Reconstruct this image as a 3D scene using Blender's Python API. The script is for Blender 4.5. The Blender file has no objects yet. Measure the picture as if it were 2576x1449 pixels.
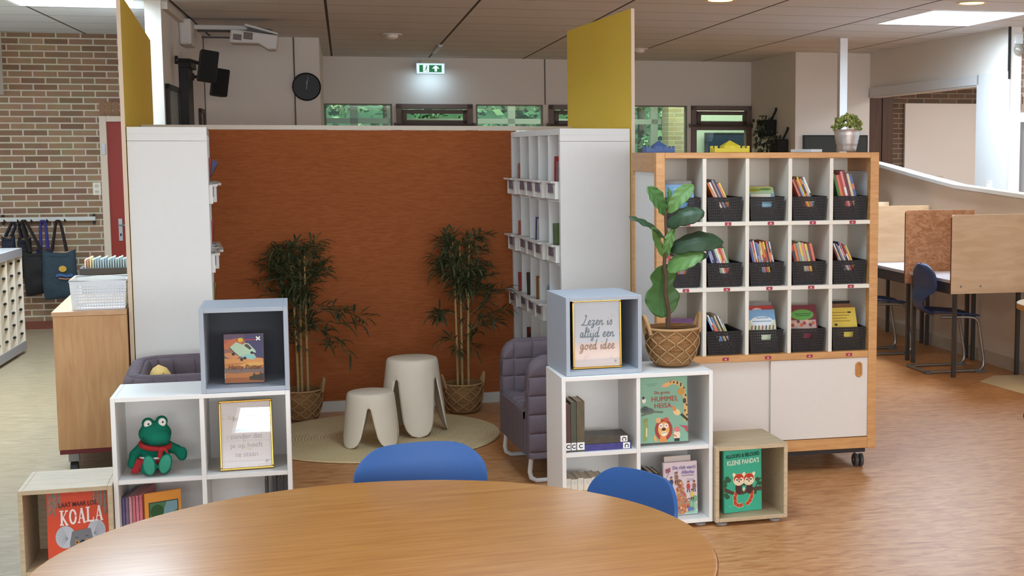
import bpy, bmesh, math, random
from mathutils import Vector, Matrix, noise
random.seed(7)
SC = bpy.context.scene
COL = SC.collection
W, H = 2576, 1449
# ------------------------------------------------------------------ camera
F = 3400.815
FW = Vector((0.31002798, 0.94549902, -0.0995703))
RT = Vector((0.95015614, -0.31176789, -0.00202111))
UP = Vector((0.03295378, 0.09398073, 0.99502848))
EYE = Vector((0, 0, 1.70356))
CX = 392.07
cd = bpy.data.cameras.new('camera')
cam = bpy.data.objects.new('camera', cd)
COL.objects.link(cam)
cd.sensor_fit = 'HORIZONTAL'
cd.sensor_width = 36.0
cd.lens = F / W * 36.0
cd.shift_x = -CX / W
cd.clip_start = 0.05
cd.clip_end = 200
cam.matrix_world = Matrix(((RT.x, UP.x, -FW.x, EYE.x), (RT.y, UP.y, -FW.y, EYE.y), (RT.z, UP.z, -FW.z, EYE.z), (0, 0, 0, 1)))
SC.camera = cam
# ------------------------------------------------------------------ world, light, exposure
SC.view_settings.view_transform = 'Standard'
SC.view_settings.look = 'None'
SC.view_settings.gamma = 1
SC.view_settings.use_curve_mapping = False
SC.view_settings.exposure = 0.93
wd = bpy.data.worlds.new('daylight')
SC.world = wd
wd.use_nodes = True
bgn = wd.node_tree.nodes['Background']
bgn.inputs['Color'].default_value = (0.80, 0.90, 1.0, 1)
bgn.inputs['Strength'].default_value = 0.6
PI = math.pi
B = -0.0825                    # the building's axes (u, v) against the alcove's axes (x, y)
CB, SB = math.cos(B), math.sin(B)


def w(u, v, z=0.0):
    return Vector((u * CB - v * SB, u * SB + v * CB, z))


SKY = [(-2.42, -1.55, 10.42, 11.6), (4.73, 5.6, 10.42, 11.6), (-2.42, -1.55, 3.5, 4.7), (4.73, 5.6, 4.7, 5.9), (-2.42, -1.55, -1.3, -0.1), (0.10, 1.35, -1.2, -0.5), (0.55, 1.42, 4.7, 5.9), (-2.42, -1.55, 8.05, 9.25)]  # last two are unseen, added to brighten the alcove and yellow boards
SKYW = [52, 74, 16, 8, 40, 40, 29, 62]
for (u0, u1, v0, v1), pw in zip(SKY, SKYW):
    ld = bpy.data.lights.new('skylight_and_fill', 'AREA')
    ld.shape = 'RECTANGLE'
    ld.size, ld.size_y = u1 - u0 - 0.02, v1 - v0 - 0.02
    ld.energy = pw
    ld.color = (0.67, 0.85, 1.0)
    lo = bpy.data.objects.new('skylight_and_fill', ld)
    lo.location = w((u0 + u1) / 2, (v0 + v1) / 2, 2.93 if u0 > 4 else 3.02)
    lo.rotation_euler = (0, 0, B)
    COL.objects.link(lo)
# added fill light standing in for unseen windows behind the viewer
ld = bpy.data.lights.new('window_daylight', 'AREA')
ld.shape = 'RECTANGLE'
ld.size, ld.size_y = 8.0, 1.2
ld.energy = 215
ld.color = (0.95, 0.97, 1.0)
lo = bpy.data.objects.new('window_daylight', ld)
lo.location = w(2.0, -3.6, 1.75)
lo.rotation_euler = (PI / 2, 0, B)
COL.objects.link(lo)
sd = bpy.data.lights.new('sun', 'SUN')
sd.energy = 4.0
sd.angle = 0.02
so = bpy.data.objects.new('sun', sd)
so.rotation_euler = (math.radians(38), 0, math.radians(20))
so.location = (0, 25, 8)
COL.objects.link(so)


# ------------------------------------------------------------------ materials
def lin(c):
    c /= 255.0
    return c / 12.92 if c <= 0.04045 else ((c + 0.055) / 1.055) ** 2.4


def rgb(c):
    return (lin(c[0]), lin(c[1]), lin(c[2]), 1)


MATS = {}


def M(c, rough=0.6, metal=0.0, bump=0.0, bscale=60.0, spec=0.4, var=0.0, emit=0.0, name=None):
    """plain procedural material: colour with a little noise variation and fine bump"""
    key = (tuple(c), rough, metal, bump, bscale, spec, var, emit)
    if key in MATS:
        return MATS[key]
    m = bpy.data.materials.new(name or 'mat_%02x%02x%02x' % tuple(int(x) for x in c))
    m.use_nodes = True
    nt = m.node_tree
    b = nt.nodes['Principled BSDF']
    b.inputs['Base Color'].default_value = rgb(c)
    b.inputs['Roughness'].default_value = rough
    b.inputs['Metallic'].default_value = metal
    b.inputs['Specular IOR Level'].default_value = spec
    if emit:
        b.inputs['Emission Color'].default_value = rgb(c)
        b.inputs['Emission Strength'].default_value = emit
    if var or bump:
        tc = nt.nodes.new('ShaderNodeTexCoord')
        n = nt.nodes.new('ShaderNodeTexNoise')
        n.inputs['Scale'].default_value = bscale
        n.inputs['Detail'].default_value = 3
        nt.links.new(tc.outputs['Object'], n.inputs['Vector'])
        if var:
            mx = nt.nodes.new('ShaderNodeMix')
            mx.data_type = 'RGBA'
            mx.inputs['A'].default_value = tuple(x * (1 - var) for x in rgb(c)[:3]) + (1,)
            mx.inputs['B'].default_value = tuple(min(1, x * (1 + var)) for x in rgb(c)[:3]) + (1,)
            nt.links.new(n.outputs['Fac'], mx.inputs['Factor'])
            nt.links.new(mx.outputs['Result'], b.inputs['Base Color'])
        if bump:
            bp = nt.nodes.new('ShaderNodeBump')
            bp.inputs['Strength'].default_value = bump
            bp.inputs['Distance'].default_value = 0.004
            nt.links.new(n.outputs['Fac'], bp.inputs['Height'])
            nt.links.new(bp.outputs['Normal'], b.inputs['Normal'])
    MATS[key] = m
    return m


def grain(name, c1, c2, stretch, scale=8.0, rough=0.45, spec=0.4, dist=0.6, c3=None, detail=4.0, rot=(0, 0, 0), bump=0.0):
    """wood-like or streaky material: stretched noise between two or three colours"""
    m = bpy.data.materials.new(name)
    m.use_nodes = True
    nt = m.node_tree
    b = nt.nodes['Principled BSDF']
    b.inputs['Roughness'].default_value = rough
    b.inputs['Specular IOR Level'].default_value = spec
    tc = nt.nodes.new('ShaderNodeTexCoord')
    mp = nt.nodes.new('ShaderNodeMapping')
    mp.inputs['Scale'].default_value = stretch
    mp.inputs['Rotation'].default_value = rot
    n = nt.nodes.new('ShaderNodeTexNoise')
    n.inputs['Scale'].default_value = scale
    n.inputs['Detail'].default_value = detail
    n.inputs['Distortion'].default_value = dist
    cr = nt.nodes.new('ShaderNodeValToRGB')
    e = cr.color_ramp.elements
    e[0].position, e[0].color = 0.32, rgb(c1)
    e[1].position, e[1].color = 0.68, rgb(c2)
    if c3:
        x = e.new(0.5)
        x.color = rgb(c3)
    nt.links.new(tc.outputs['Object'], mp.inputs['Vector'])
    nt.links.new(mp.outputs['Vector'], n.inputs['Vector'])
    nt.links.new(n.outputs['Fac'], cr.inputs['Fac'])
    nt.links.new(cr.outputs['Color'], b.inputs['Base Color'])
    if bump:
        bp = nt.nodes.new('ShaderNodeBump')
        bp.inputs['Strength'].default_value = bump
        bp.inputs['Distance'].default_value = 0.004
        nt.links.new(n.outputs['Fac'], bp.inputs['Height'])
        nt.links.new(bp.outputs['Normal'], b.inputs['Normal'])
    return m


def node_math(nt, op, a, b=None):
    n = nt.nodes.new('ShaderNodeMath')
    n.operation = op
    for i, x in enumerate((a, b)):
        if x is None:
            continue
        if isinstance(x, (int, float)):
            n.inputs[i].default_value = x
        else:
            nt.links.new(x, n.inputs[i])
    return n.outputs[0]


def ceiling_mat():
    m = bpy.data.materials.new('ceiling_tiles')
    m.use_nodes = True
    nt = m.node_tree
    b = nt.nodes['Principled BSDF']
    b.inputs['Roughness'].default_value = 0.85
    b.inputs['Specular IOR Level'].default_value = 0.1
    tc = nt.nodes.new('ShaderNodeTexCoord')
    sp = nt.nodes.new('ShaderNodeSeparateXYZ')
    nt.links.new(tc.outputs['Object'], sp.inputs[0])

    def joint(out, phase, pitch, half):
        a = node_math(nt, 'ADD', out, -phase + 100 * pitch)
        q = node_math(nt, 'DIVIDE', a, pitch)
        fr = node_math(nt, 'FRACT', q)
        d = node_math(nt, 'ABSOLUTE', node_math(nt, 'SUBTRACT', fr, 0.5))
        return node_math(nt, 'GREATER_THAN', d, 0.5 - half / pitch)
    j1 = joint(sp.outputs['X'], 3.33, 1.145, 0.011)
    j2 = joint(sp.outputs['Y'], 12.39, 0.66, 0.008)
    n = nt.nodes.new('ShaderNodeTexNoise')
    n.inputs['Scale'].default_value = 140
    n.inputs['Detail'].default_value = 2
    nt.links.new(tc.outputs['Object'], n.inputs['Vector'])
    mx0 = nt.nodes.new('ShaderNodeMix'); mx0.data_type = 'RGBA'
    mx0.inputs['A'].default_value = rgb((200, 200, 200)); mx0.inputs['B'].default_value = rgb((212, 212, 212))
    nt.links.new(n.outputs['Fac'], mx0.inputs['Factor'])
    mx1 = nt.nodes.new('ShaderNodeMix'); mx1.data_type = 'RGBA'
    mx1.inputs['B'].default_value = rgb((120, 116, 112))
    nt.links.new(mx0.outputs['Result'], mx1.inputs['A']); nt.links.new(j2, mx1.inputs['Factor'])
    mx2 = nt.nodes.new('ShaderNodeMix'); mx2.data_type = 'RGBA'
    mx2.inputs['B'].default_value = rgb((84, 78, 72))
    nt.links.new(mx1.outputs['Result'], mx2.inputs['A']); nt.links.new(j1, mx2.inputs['Factor'])
    nt.links.new(mx2.outputs['Result'], b.inputs['Base Color'])
    return m


def brick_mat(name, horizontal='X', c1=(158, 126, 98), c2=(126, 96, 76), mortar=(200, 186, 166)):
    m = bpy.data.materials.new(name)
    m.use_nodes = True
    nt = m.node_tree
    b = nt.nodes['Principled BSDF']
    b.inputs['Roughness'].default_value = 0.9
    b.inputs['Specular IOR Level'].default_value = 0.15
    tc = nt.nodes.new('ShaderNodeTexCoord')
    sp = nt.nodes.new('ShaderNodeSeparateXYZ')
    cb = nt.nodes.new('ShaderNodeCombineXYZ')
    nt.links.new(tc.outputs['Object'], sp.inputs[0])
    nt.links.new(sp.outputs[horizontal], cb.inputs['X'])
    nt.links.new(sp.outputs['Z'], cb.inputs['Y'])
    bt = nt.nodes.new('ShaderNodeTexBrick')
    bt.inputs['Scale'].default_value = 1.0
    bt.inputs['Brick Width'].default_value = 0.222
    bt.inputs['Row Height'].default_value = 0.0625
    bt.inputs['Mortar Size'].default_value = 0.0078
    bt.inputs['Mortar Smooth'].default_value = 0.2
    bt.inputs['Bias'].default_value = 0.0
    bt.inputs['Color1'].default_value = rgb(c1)
    bt.inputs['Color2'].default_value = rgb(c2)
    bt.inputs['Mortar'].default_value = rgb(mortar)
    nt.links.new(cb.outputs[0], bt.inputs['Vector'])
    n = nt.nodes.new('ShaderNodeTexNoise')
    n.inputs['Scale'].default_value = 9
    n.inputs['Detail'].default_value = 5
    nt.links.new(tc.outputs['Object'], n.inputs['Vector'])
    mx = nt.nodes.new('ShaderNodeMix'); mx.data_type = 'RGBA'; mx.blend_type = 'MULTIPLY'
    mx.inputs['Factor'].default_value = 0.35
    nt.links.new(bt.outputs['Color'], mx.inputs['A'])
    nt.links.new(n.outputs['Color'], mx.inputs['B'])
    hs = nt.nodes.new('ShaderNodeHueSaturation')
    hs.inputs['Value'].default_value = 1.22
    hs.inputs['Saturation'].default_value = 0.95
    nt.links.new(mx.outputs['Result'], hs.inputs['Color'])
    nt.links.new(hs.outputs['Color'], b.inputs['Base Color'])
    bp = nt.nodes.new('ShaderNodeBump')
    bp.inputs['Strength'].default_value = 0.6
    bp.inputs['Distance'].default_value = 0.006
    inv = node_math(nt, 'SUBTRACT', 1.0, bt.outputs['Fac'])
    nt.links.new(inv, bp.inputs['Height'])
    nt.links.new(bp.outputs['Normal'], b.inputs['Normal'])
    return m


def glass_mat(name='clear_glass', tint=(235, 245, 240), rough=0.0, fac=0.12):
    """thin pane: mostly transparent with a mirror-like reflection"""
    m = bpy.data.materials.new(name)
    m.use_nodes = True
    nt = m.node_tree
    for n in list(nt.nodes):
        nt.nodes.remove(n)
    out = nt.nodes.new('ShaderNodeOutputMaterial')
    tr = nt.nodes.new('ShaderNodeBsdfTransparent'); tr.inputs[0].default_value = rgb(tint)
    gl = nt.nodes.new('ShaderNodeBsdfGlossy'); gl.inputs['Roughness'].default_value = rough
    mx = nt.nodes.new('ShaderNodeMixShader')
    mx.inputs[0].default_value = fac
    nt.links.new(tr.outputs[0], mx.inputs[1]); nt.links.new(gl.outputs[0], mx.inputs[2])
    nt.links.new(mx.outputs[0], out.inputs[0])
    return m


# ------------------------------------------------------------------ mesh building
class MB:
    def __init__(self):
        self.v, self.f, self.mi = [], [], []

    def add(self, verts, faces, mi=0, xf=None):
        o = len(self.v)
        for p in verts:
            p = Vector(p)
            self.v.append(xf @ p if xf else p)
        for f in faces:
            self.f.append([o + i for i in f])
            self.mi.append(mi)
        return self

    def box(self, x0, x1, y0, y1, z0, z1, mi=0, xf=None):
        vs = [(x0, y0, z0), (x1, y0, z0), (x1, y1, z0), (x0, y1, z0), (x0, y0, z1), (x1, y0, z1), (x1, y1, z1), (x0, y1, z1)]
        fs = [(0, 3, 2, 1), (4, 5, 6, 7), (0, 1, 5, 4), (1, 2, 6, 5), (2, 3, 7, 6), (3, 0, 4, 7)]
        return self.add(vs, fs, mi, xf)

    def prism(self, pts, a0, a1, axis='y', mi=0, xf=None):
        """extrude a 2-D outline; pts in the two other axes, counter-clockwise"""
        n = len(pts)

        def mk(p, a):
            if axis == 'y':
                return (p[0], a, p[1])
            if axis == 'x':
                return (a, p[0], p[1])
            return (p[0], p[1], a)
        vs = [mk(p, a0) for p in pts] + [mk(p, a1) for p in pts]
        fs = [list(range(n)), list(range(2 * n - 1, n - 1, -1))]
        fs += [(i, n + i, n + (i + 1) % n, (i + 1) % n) for i in range(n)]
        return self.add(vs, fs, mi, xf)

    def tube(self, pts, r, seg=10, mi=0, xf=None, closed=False, cap=True):
        pts = [Vector(p) for p in pts]
        n = len(pts)
        rr = r if isinstance(r, (list, tuple)) else [r] * n
        vs = []
        prev = None
        for i, p in enumerate(pts):
            if closed:
                t = pts[(i + 1) % n] - pts[i - 1]
            else:
                t = pts[min(i + 1, n - 1)] - pts[max(i - 1, 0)]
            t.normalize()
            if prev is None:
                a = Vector((0, 0, 1)) if abs(t.z) < 0.9 else Vector((1, 0, 0))
                nrm = t.cross(a).normalized()
            else:
                nrm = (prev - t * prev.dot(t)).normalized()
            prev = nrm
            bn = t.cross(nrm)
            for k in range(seg):
                a = 2 * PI * k / seg
                vs.append(p + (nrm * math.cos(a) + bn * math.sin(a)) * rr[i])
        fs = []
        m = n if closed else n - 1
        for i in range(m):
            for k in range(seg):
                j = (i + 1) % n
                fs.append((i * seg + k, i * seg + (k + 1) % seg, j * seg + (k + 1) % seg, j * seg + k))
        if cap and not closed:
            fs.append(list(range(seg - 1, -1, -1)))
            fs.append(list(range((n - 1) * seg, n * seg)))
        return self.add(vs, fs, mi, xf)

    def lathe(self, prof, seg=32, mi=0, xf=None, a0=0.0, a1=2 * PI):
        """profile [(r, z)] turned about the z axis"""
        full = abs(a1 - a0 - 2 * PI) < 1e-6
        m = seg if full else seg + 1
        vs = []
        for r, z in prof:
            for k in range(m):
                a = a0 + (a1 - a0) * k / seg
                vs.append((r * math.cos(a), r * math.sin(a), z))
        fs = []
        for i in range(len(prof) - 1):
            for k in range(seg):
                k2 = (k + 1) % m
                fs.append((i * m + k, i * m + k2, (i + 1) * m + k2, (i + 1) * m + k))
        return self.add(vs, fs, mi, xf)

    def ball(self, c, r, seg=16, rings=10, mi=0, xf=None):
        r = r if isinstance(r, (tuple, list)) else (r, r, r)
        c = Vector(c)
        vs, fs = [], []
        for i in range(rings + 1):
            t = PI * i / rings
            for k in range(seg):
                a = 2 * PI * k / seg
                q = Vector((r[0] * math.sin(t) * math.cos(a), r[1] * math.sin(t) * math.sin(a), r[2] * math.cos(t)))
                vs.append((xf @ q if xf else q) + c)
        for i in range(rings):
            for k in range(seg):
                k2 = (k + 1) % seg
                fs.append((i * seg + k, (i + 1) * seg + k, (i + 1) * seg + k2, i * seg + k2))
        return self.add(vs, fs, mi)

    def grid(self, fn, nu, nv, mi=0, wrap=False):
        vs = [fn(i / nu, j / nv) for j in range(nv + 1) for i in range(nu + 1)]
        fs = []
        for j in range(nv):
            for i in range(nu):
                a = j * (nu + 1) + i
                fs.append((a, a + 1, a + nu + 2, a + nu + 1))
        return self.add(vs, fs, mi)

    def build(self, name, mats, parent=None, smooth=False, bevel=0.0, solid=0.0, weld=False, sub=0, loc=None, rot=None, angle=40):
        me = bpy.data.meshes.new(name)
        me.from_pydata([tuple(p) for p in self.v], [], self.f)
        if not isinstance(mats, (list, tuple)):
            mats = [mats]
        for m in mats:
            me.materials.append(m)
        for p, i in zip(me.polygons, self.mi):
            p.material_index = i
        bm = bmesh.new()
        bm.from_mesh(me)
        bmesh.ops.remove_doubles(bm, verts=bm.verts, dist=1e-5) if weld else None
        bmesh.ops.recalc_face_normals(bm, faces=bm.faces)
        bm.to_mesh(me)
        bm.free()
        if smooth:
            for p in me.polygons:
                p.use_smooth = True
            if smooth != 'all':
                me.set_sharp_from_angle(angle=math.radians(angle))
        me.update()
        o = bpy.data.objects.new(name, me)
        COL.objects.link(o)
        if parent:
            o.parent = parent
        if loc is not None:
            o.location = loc
        if rot is not None:
            o.rotation_euler = rot
        if solid:
            md = o.modifiers.new('thickness', 'SOLIDIFY')
            md.thickness = solid
            md.offset = 0
        if bevel:
            md = o.modifiers.new('edges', 'BEVEL')
            md.width = bevel
            md.segments = 2
            md.limit_method = 'ANGLE'
            md.angle_limit = math.radians(50)
        if sub:
            md = o.modifiers.new('smooth', 'SUBSURF')
            md.levels = md.render_levels = sub
        return o


def tag(o, label=None, cat=None, group=None, kind=None):
    if label:
        o['label'] = label
    if cat:
        o['category'] = cat
    if group:
        o['group'] = group
    if kind:
        o['kind'] = kind
    return o


def thing(name, label, cat, loc=(0, 0, 0), rz=0.0, group=None):
    o = bpy.data.objects.new(name, None)
    o.empty_display_size = 0.1
    o.location = loc
    o.rotation_euler = (0, 0, rz)
    COL.objects.link(o)
    return tag(o, label, cat, group)


def struct(name, mb, mats, bld=True, **k):
    o = mb.build(name, mats, **k)
    if bld:
        o.rotation_euler = (0, 0, B)
    o['kind'] = 'structure'
    return o


def copy_tree(o, parent=None):
    c = o.copy()
    COL.objects.link(c)
    c.parent = parent
    for ch in [x for x in bpy.data.objects if x.parent == o]:
        copy_tree(ch, c)
    return c


def ray(px, py):
    return FW + RT * ((px - W / 2 - CX) / F) - UP * ((py - H / 2) / F)


def at_y(px, py, Y):
    d = ray(px, py)
    return EYE + d * ((Y - EYE.y) / d.y)


def at_v(px, py, v):
    d = ray(px, py)
    n = Vector((-SB, CB, 0))
    return EYE + d * (v / d.dot(n))


def uv(p):
    return Vector((p.x * CB + p.y * SB, -p.x * SB + p.y * CB, p.z))


def text_obj(txt, size, mat, parent, name='lettering', loc=(0, 0, 0), rot=(PI / 2, 0, 0), shear=0.0, weight=0.0, sx=1.0, sy=1.0, align='CENTER', depth=0.0004, space=1.0):
    cu = bpy.data.curves.new('t', 'FONT')
    cu.body = txt
    cu.size = size
    cu.shear = shear
    cu.offset = weight
    cu.extrude = depth
    cu.align_x = align
    cu.space_character = space
    cu.resolution_u = 3
    to = bpy.data.objects.new('t', cu)
    COL.objects.link(to)
    dg = bpy.context.evaluated_depsgraph_get()
    me = bpy.data.meshes.new_from_object(to.evaluated_get(dg))
    bpy.data.objects.remove(to)
    me.materials.clear()
    me.materials.append(mat)
    o = bpy.data.objects.new(name, me)
    COL.objects.link(o)
    o.parent = parent
    o.location = loc
    o.rotation_euler = rot
    o.scale = (sx, sy, 1)
    return o


class Art:
    """flat printed shapes on a face: coordinates (x, z) on a plane facing -y"""
    def __init__(self, step=0.00004):
        self.step = step
        self.mb = MB()
        self.m = []
        self.lay = 0

    def mi(self, c):
        m = M(c, 0.5)
        if m not in self.m:
            self.m.append(m)
        return self.m.index(m)

    def poly(self, pts, c):
        self.lay += 1
        y = -0.00025 - self.step * self.lay
        self.mb.add([(p[0], y, p[1]) for p in pts], [list(range(len(pts)))], self.mi(c))
        return self

    def ell(self, x, z, rx, rz, c, rot=0.0, n=18, a0=0, a1=2 * PI):
        cr, sr = math.cos(rot), math.sin(rot)
        pts = []
        for k in range(n):
            a = a0 + (a1 - a0) * k / (n if a1 - a0 > 6.2 else n - 1)
            X, Z = rx * math.cos(a), rz * math.sin(a)
            pts.append((x + X * cr - Z * sr, z + X * sr + Z * cr))
        return self.poly(pts, c)

    def rect(self, x0, x1, z0, z1, c):
        return self.poly([(x0, z0), (x1, z0), (x1, z1), (x0, z1)], c)

    def line(self, pts, wd, c):
        self.lay += 1
        y = -0.00025 - self.step * self.lay
        mi = self.mi(c)
        pts = [Vector((p[0], p[1])) for p in pts]
        n = len(pts)
        L, R = [], []
        for i, p in enumerate(pts):
            t = pts[min(i + 1, n - 1)] - pts[max(i - 1, 0)]
            t = t.normalized() if t.length > 0 else Vector((1, 0))
            nn = Vector((-t.y, t.x)) * wd / 2
            L.append(p + nn)
            R.append(p - nn)
        vs = [(q.x, y, q.y) for q in L + R]
        self.mb.add(vs, [(i, i + 1, n + i + 1, n + i) for i in range(n - 1)], mi)
        return self

    def build(self, parent, name='cover_art', loc=(0, 0, 0), rot=(0, 0, 0)):
        return self.mb.build(name, self.m, parent, loc=loc, rot=rot)


# common materials
WHITE = M((226, 224, 220), 0.45, name='white_lacquer', var=0.02, bscale=30)
CREAM = M((226, 218, 204), 0.5, name='cream_lacquer', var=0.02, bscale=30)
WALLW = M((222, 216, 208), 0.85, bump=0.25, bscale=180, spec=0.15, var=0.03, name='wall_paint')
BEECH = grain('beech', (186, 132, 78), (204, 152, 96), (1, 1, 6), 9, 0.4)
BEECHH = grain('beech_horizontal', (186, 132, 78), (204, 152, 96), (0.8, 6, 6), 9, 0.4)
OAK = grain('pale_oak', (176, 154, 122), (196, 176, 144), (1.2, 14, 9), 7, 0.5)
BLACKP = M((22, 20, 21), 0.5, name='black_plastic', var=0.1)
STEEL = M((170, 172, 175), 0.3, 0.9, name='steel')
DARKST = M((70, 66, 64), 0.45, 0.3, name='dark_painted_steel')
# ================================================================== the building
ZC = 2.86
# floors
FLOOR = grain('marmoleum_terracotta', (172, 113, 68), (208, 157, 107), (1.0, 4.5, 1), 7.5, 0.40, 0.3, 1.2, (194, 140, 92), 6)
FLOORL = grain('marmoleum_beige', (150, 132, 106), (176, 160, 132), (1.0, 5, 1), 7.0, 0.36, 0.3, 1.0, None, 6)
struct('floor', MB().box(-1.15, 9.5, -4, 17, -0.1, 0), FLOOR)
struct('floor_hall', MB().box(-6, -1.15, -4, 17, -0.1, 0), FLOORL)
m = MB().prism([(4.576, 9.151), (4.635, 8.62), (4.9, 8.3), (5.02, 8.35), (5.02, 9.34), (4.80, 9.37)], 0.0005, 0.002, 'z')
struct('trim_1', m, M((222, 205, 170), 0.4, var=0.04, bscale=20))
# ceiling, with a hole for every skylight, added ones included
us = sorted({-6, 9.5} | {s[0] for s in SKY} | {s[1] for s in SKY})
vs_ = sorted({-4, 17.0} | {s[2] for s in SKY} | {s[3] for s in SKY})
m = MB()
for i in range(len(us) - 1):
    for j in range(len(vs_) - 1):
        cu_, cv_ = (us[i] + us[i + 1]) / 2, (vs_[j] + vs_[j + 1]) / 2
        if any(s[0] < cu_ < s[1] and s[2] < cv_ < s[3] for s in SKY):
            continue
        m.box(us[i], us[i + 1], vs_[j], vs_[j + 1], ZC, ZC + 0.03)
struct('ceiling', m, ceiling_mat())
for n, (a, b, c, d) in enumerate(SKY):
    m = MB()
    m.box(a - 0.03, a, c - 0.03, d + 0.03, ZC - 0.004, 3.4).box(b, b + 0.03, c - 0.03, d + 0.03, ZC - 0.004, 3.4)
    m.box(a, b, c - 0.03, c, ZC - 0.004, 3.4).box(a, b, d, d + 0.03, ZC - 0.004, 3.4)
    m.box(a - 0.03, b + 0.03, c - 0.03, d + 0.03, 3.4, 3.43)
    m.box(a, a + 0.02, c, d, 3.06, 3.09).box(b - 0.02, b, c, d, 3.06, 3.09).box(a, b, d - 0.02, d, 3.06, 3.09)
    struct('skylight_and_fill_shaft', m, M((235, 236, 238), 0.6))
# hall wall of brick with the red door
BRICK = brick_mat('brick_wall')
struct('wall_hall', MB().box(-6, -2.30, 14.2, 14.32, 0, ZC).box(-2.30, -1.32, 14.2, 14.32, 2.07, ZC), BRICK)
m = MB()
SOLD = MB()
for k in range(14):
    SOLD.box(-2.30 + k * 0.0625, -2.30 + k * 0.0625 + 0.052, 14.193, 14.2, 2.08, 2.21)
struct('trim_2', SOLD, M((148, 112, 86), 0.9, var=0.2, bscale=7))
struct('baseboard_hall', MB().box(-5, -2.31, 14.185, 14.2, 0, 0.075), M((118, 62, 44), 0.5))
struct('trim_3', MB().box(-4.6, -3.15, 14.0, 14.2, 2.27, ZC), M((225, 222, 218), 0.6))
t = thing('door_1', 'red door in a white frame in the brick wall', 'door', (0, 0, 0), B)
t['kind'] = 'structure'
m = MB().box(-2.30, -2.235, 14.14, 14.24, 0, 2.07).box(-2.235, -1.32, 14.14, 14.24, 2.015, 2.07)
m.build('door_frame', M((216, 196, 176), 0.5), t, bevel=0.004)
MB().box(-2.235, -1.325, 14.17, 14.21, 0.01, 2.015).build('door_leaf', M((150, 42, 28), 0.45, var=0.05, bscale=8), t)
h = MB().box(-2.165, -2.125, 14.16, 14.17, 0.85, 1.07).build('handle_plate', STEEL, t, bevel=0.004)
MB().tube([(-2.145, 14.16, 1.01), (-2.145, 14.10, 1.01), (-2.12, 14.095, 1.01), (-2.01, 14.095, 1.005)], 0.009, 10).build('door_handle', STEEL, h, smooth=True)
MB().box(-2.152, -2.138, 14.155, 14.16, 0.90, 0.925).build('keyhole', BLACKP, h)
MB().box(-2.275, -2.25, 14.12, 14.14, 1.70, 1.80).box(-2.272, -2.255, 14.11, 14.13, 1.74, 1.76).build('door_catch', STEEL, t)
# side wall left (thick pier end with the alcove's left wall behind it)
struct('wall_left', MB().box(-1.438, -1.32, 11.03, 14.2, 0, ZC), WALLW)
struct('wall_partition', MB().box(-1.438, -0.21, 14.2, 14.3, 0, ZC).box(-0.31, -0.21, 14.3, 16.85, 0, ZC), WALLW)
struct('trim_4', MB().box(-0.462, -0.450, 14.19, 14.2, 0, ZC).box(-1.32, -1.312, 14.188, 14.2, 0, ZC), M((92, 84, 78), 0.7))
struct('trim_5', MB().box(-1.32, -1.275, 11.06, 12.9, 2.80, ZC - 0.002), M((206, 198, 188), 0.7))
# back wall with the glazed band
VB = 16.85
FRB = M((118, 100, 92), 0.5, name='window_frame_paint')
WIN = [(-0.21, 0.59), (1.60, 2.43), (3.46, 4.28)]
VEN = [(0.64, 1.56), (2.50, 3.40), (4.33, 5.13)]
m = MB().box(-0.31, 5.2, VB, VB + 0.1, 2.30, ZC).box(-0.31, 5.2, VB, VB + 0.1, 0, 0.9)
for a, b in ((0.59, 0.64), (1.56, 1.60), (2.43, 2.50), (3.40, 3.46), (4.28, 4.33)):
    m.box(a, b, VB, VB + 0.1, 0.9, 2.30)
struct('wall_back', m, WALLW)
struct('trim_6', MB().box(2.452, 2.464, VB - 0.01, VB, 2.30, ZC), M((92, 84, 78), 0.7))
GL = glass_mat('pane_glass', (225, 242, 232), 0.0, 0.035)
wn = 0
for a, b in WIN:
    wn += 1
    t = thing('window_%d' % wn, None, None, (0, 0, 0), B)
    t['kind'] = 'structure'
    m = MB().box(a, a + 0.02, VB, VB + 0.08, 0.9, 2.3).box(b - 0.02, b, VB, VB + 0.08, 0.9, 2.3).box(a, b, VB, VB + 0.08, 2.285, 2.3).box(a, b, VB, VB + 0.08, 0.9, 0.93)
    m.build('window_frame', M((120, 112, 104), 0.5), t)
    MB().box(a + 0.02, b - 0.02, VB + 0.03, VB + 0.036, 0.93, 2.285).build('pane', GL, t)
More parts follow.
